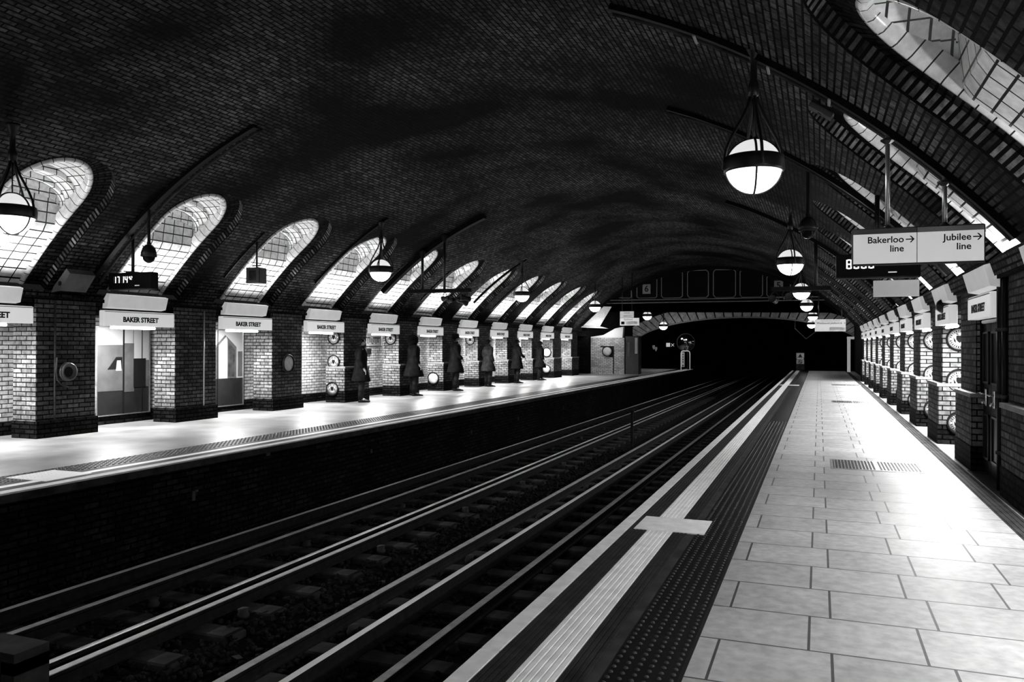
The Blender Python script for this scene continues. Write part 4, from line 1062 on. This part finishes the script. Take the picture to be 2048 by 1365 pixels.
# ---------------------------------------------------------------- people waiting beside the far pillars
def person(loc, rz, h, label, flare=1.0, bulk=1.0, hat=False, hood=False, m='coat', arm=0.0, stride=0.0):
    k = h/1.74
    r = empty('person', loc, rz, label, 'person', None); r.scale = (k*bulk**.5, k*bulk**.5, k)
    # body skeleton -> one skinned surface
    V = []; E_ = []; Rr = []
    def v(p, rad, par=None):
        V.append(p); Rr.append(rad)
        if par is not None: E_.append((par, len(V)-1))
        return len(V)-1
    pel = v((0,0,.95), .12)
    sp1 = v((0,0,1.14), .11, pel); ch = v((.0,0,1.33), .125, sp1); nb = v((-.005,0,1.47), .058, ch); nk = v((.01,0,1.54), .05, nb)
    hd = v((.025,0,1.61), .078, nk); ht = v((.015,0,1.69), .07, hd); v((.112,0,1.615), .012, hd)      # nose
    for s_ in (-1, 1):
        sh = v((0, s_*.17, 1.42), .052, ch); el = v((-.03+arm*.1, s_*.235, 1.15), .04, sh); wr = v((.07+arm*.16, s_*.22, .93+arm*.12), .027, el); pm = v((.10+arm*.16, s_*.215, .865+arm*.12), .028, wr)
        for q in range(4):
            fy = s_*(.215-.022*(q-1.5)) ; ln = (.07, .082, .078, .062)[q]
            f1 = v((.112+arm*.16, fy, .83+arm*.12), .009, pm); f2 = v((.122+arm*.16, fy, .83-ln*.55+arm*.12), .008, f1); v((.112+arm*.16, fy, .83-ln+arm*.12), .007, f2)
        t1 = v((.12+arm*.16, s_*.18, .865+arm*.12), .010, pm); v((.135+arm*.16, s_*.17, .835+arm*.12), .009, t1)
        hp = v((0, s_*.09, .90), .088, pel); kn = v((.02+s_*stride, s_*.10, .50), .058, hp); an = v((-.01+s_*stride*1.6, s_*.105, .09), .038, kn); v((.10+s_*stride*1.6, s_*.11, .045), .034, an)
    me = bpy.data.meshes.new('body'); me.from_pydata(V, E_, []); me.update(); me.materials.append(M['skin'])
    o = bpy.data.objects.new('body', me); col.objects.link(o); o.parent = r
    sk = o.modifiers.new('skin', 'SKIN'); sk.use_smooth_shade = True
    if not me.skin_vertices: pass
    for i, d in enumerate(me.skin_vertices[0].data if me.skin_vertices else []):
        d.radius = (Rr[i], Rr[i]); d.use_root = (i == 0)
    sb = o.modifiers.new('sub', 'SUBSURF'); sb.levels = 1; sb.render_levels = 2
    # coat with sleeves
    rnd = random.Random(int(loc[1]*10)); mb = MB(); rings = []
    for z, rx, ry in ((1.50,.065,.075),(1.47,.09,.13),(1.42,.125,.20),(1.33,.145,.225),(1.15,.135,.205),(1.02,.14,.205),(.90,.155+.01*flare,.22),(.75,.165+.03*flare,.23+.02*flare),(.60,.175+.05*flare,.24+.03*flare),(.56,.17+.05*flare,.235+.03*flare)):
        ph = rnd.uniform(0, 6)
        rings.append([((rx+.008*math.sin(5*a+ph))*math.cos(a), (ry+.010*math.sin(4*a+ph))*math.sin(a), z) for a in [2*PI*i/26 for i in range(26)]])
    mb.loft(rings, cap=True)
    for s_ in (-1, 1):
        mb.tube([(0, s_*.13, 1.44), (0, s_*.19, 1.40), (-.02+arm*.05, s_*.225, 1.28), (-.03+arm*.1, s_*.24, 1.15), (.02+arm*.13, s_*.232, 1.03+arm*.06), (.065+arm*.16, s_*.222, .94+arm*.12)], [.055, .075, .068, .062, .055, .048], 12)
    # collar
    mb.lathe([(.07,1.46),(.085,1.50),(.08,1.54),(.068,1.53)], 16)
    mb.build('coat', M[m], r, True)
    mb = MB()
    for s_ in (-1, 1): mb.tube([(0, s_*.09, .80), (.02+s_*stride, s_*.10, .50), (-.01+s_*stride*1.6, s_*.105, .08)], [.10, .075, .058], 12)
    mb.build('trousers', M['coat2'], r, True)
    for s_ in (-1, 1):
        x = s_*stride*1.6; mb = MB(); rg = []
        for q, wd, hh in ((-.06,.034,.07),(-.02,.042,.10),(.05,.044,.085),(.12,.046,.055),(.18,.040,.04),(.205,.02,.025)):
            rg.append([(x+q, s_*.108-wd, 0), (x+q, s_*.108+wd, 0), (x+q, s_*.108+wd*.9, hh*.6), (x+q, s_*.108+wd*.4, hh), (x+q, s_*.108-wd*.4, hh), (x+q, s_*.108-wd*.9, hh*.6)])
        mb.loft(rg, cap=True); mb.build('shoe', M['shoe'], r, True)
    mb = MB(); rg = []
    for i in range(9):
        a = PI*.5*i/8; z = 1.60+.125*math.sin(a)+(.0); q = .098*math.cos(a)+.002
        rg.append([(-.008+(q+(.006 if math.cos(b) < 0 else -.004))*math.cos(b), q*.88*math.sin(b), z-(.05*(1-math.sin(a)) if math.cos(b) < .2 else -.045*(1-math.sin(a)))) for b in [2*PI*j/20 for j in range(20)]])
    mb.loft(rg, cap=True)
    mb.build('hair', M['hair'], r, True)
    if hat:
        MB().lathe([(.145,1.665),(.15,1.675),(.10,1.685),(.098,1.76),(.08,1.79),(.001,1.795)], 24).build('hat', M[m], r, True)
    if hood:
        MB().lathe([(.10,1.50),(.13,1.56),(.132,1.66),(.10,1.75),(.001,1.79)], 22, c=(-.02,0,0)).build('hood', M[m], r, True)
    mb = MB()
    for s_ in (-1, 1): mb.lathe([(.001,.104),(.008,.101),(.010,.095)], 8, c=(0, s_*.033, 1.635), axis='x')
    mb.build('eyes', M['text'], r, True)
    return r
XP_ = -11.38
person((XP_, 18.45, 0), .5, 1.70, 'person in a long black coat against the triple plaque pillar of the far platform', 1.0, 1.35)
person((XP_, 21.4, 0), .75, 1.80, 'broad person in a bulky dark coat, second dark figure from the left', 1.5, 1.5, hood=True)
person((XP_, 24.35, 0), .6, 1.86, 'person with a brimmed hat and long coat, third dark figure from the left', 1.2, 1.4, hat=True, arm=.5)
person((XP_, 27.2, 0), .9, 1.76, 'person in a charcoal coat, fourth dark figure along the far pillars', 1.1, 1.35, m='coat2')
person((XP_, 30.2, 0), .7, 1.78, 'person in black with hands forward, fifth dark figure along the far pillars', .9, 1.3, arm=.8)
person((XP_, 33.1, 0), .6, 1.72, 'farthest person in a dark coat beside the far pillars', 1.0, 1.3, stride=.05)

# pale junction box at the head of the second right light well
xj, tj = .02, 8.62
r = empty('junction_box', (xj, tj, vaultz(xj)-.06), 0, 'pale flat box fixed at the head of the light well beside the conduit', 'box')
r.rotation_euler = (0, math.asin((xj-VCX)/VR), 0)
MB().bevbox(-.13, .13, -.07, .07, -.03, .03, .008).build('case', M['glass_mid'], r); MB().box(-.02, .02, -.015, .015, -.034, -.03).build('label_plate', M['text'], r)
for q, xx in enumerate((-1.15, -.45, .1)):
    r = empty('pipe_bracket', (xx, 8.16, vaultz(xx)-.05), 0, 'small pale bracket clamping the conduit to the vault, %s from its top end' % ORD[q], 'bracket', 'brackets on the vault conduit')
    r.rotation_euler = (0, math.asin((xx-VCX)/VR), 0)
    MB().box(-.012, .012, -.16, .06, -.03, -.015).build('strap', M['grey'], r); MB().box(-.012, .012, .05, .06, -.03, .06).build('leg', M['grey'], r)
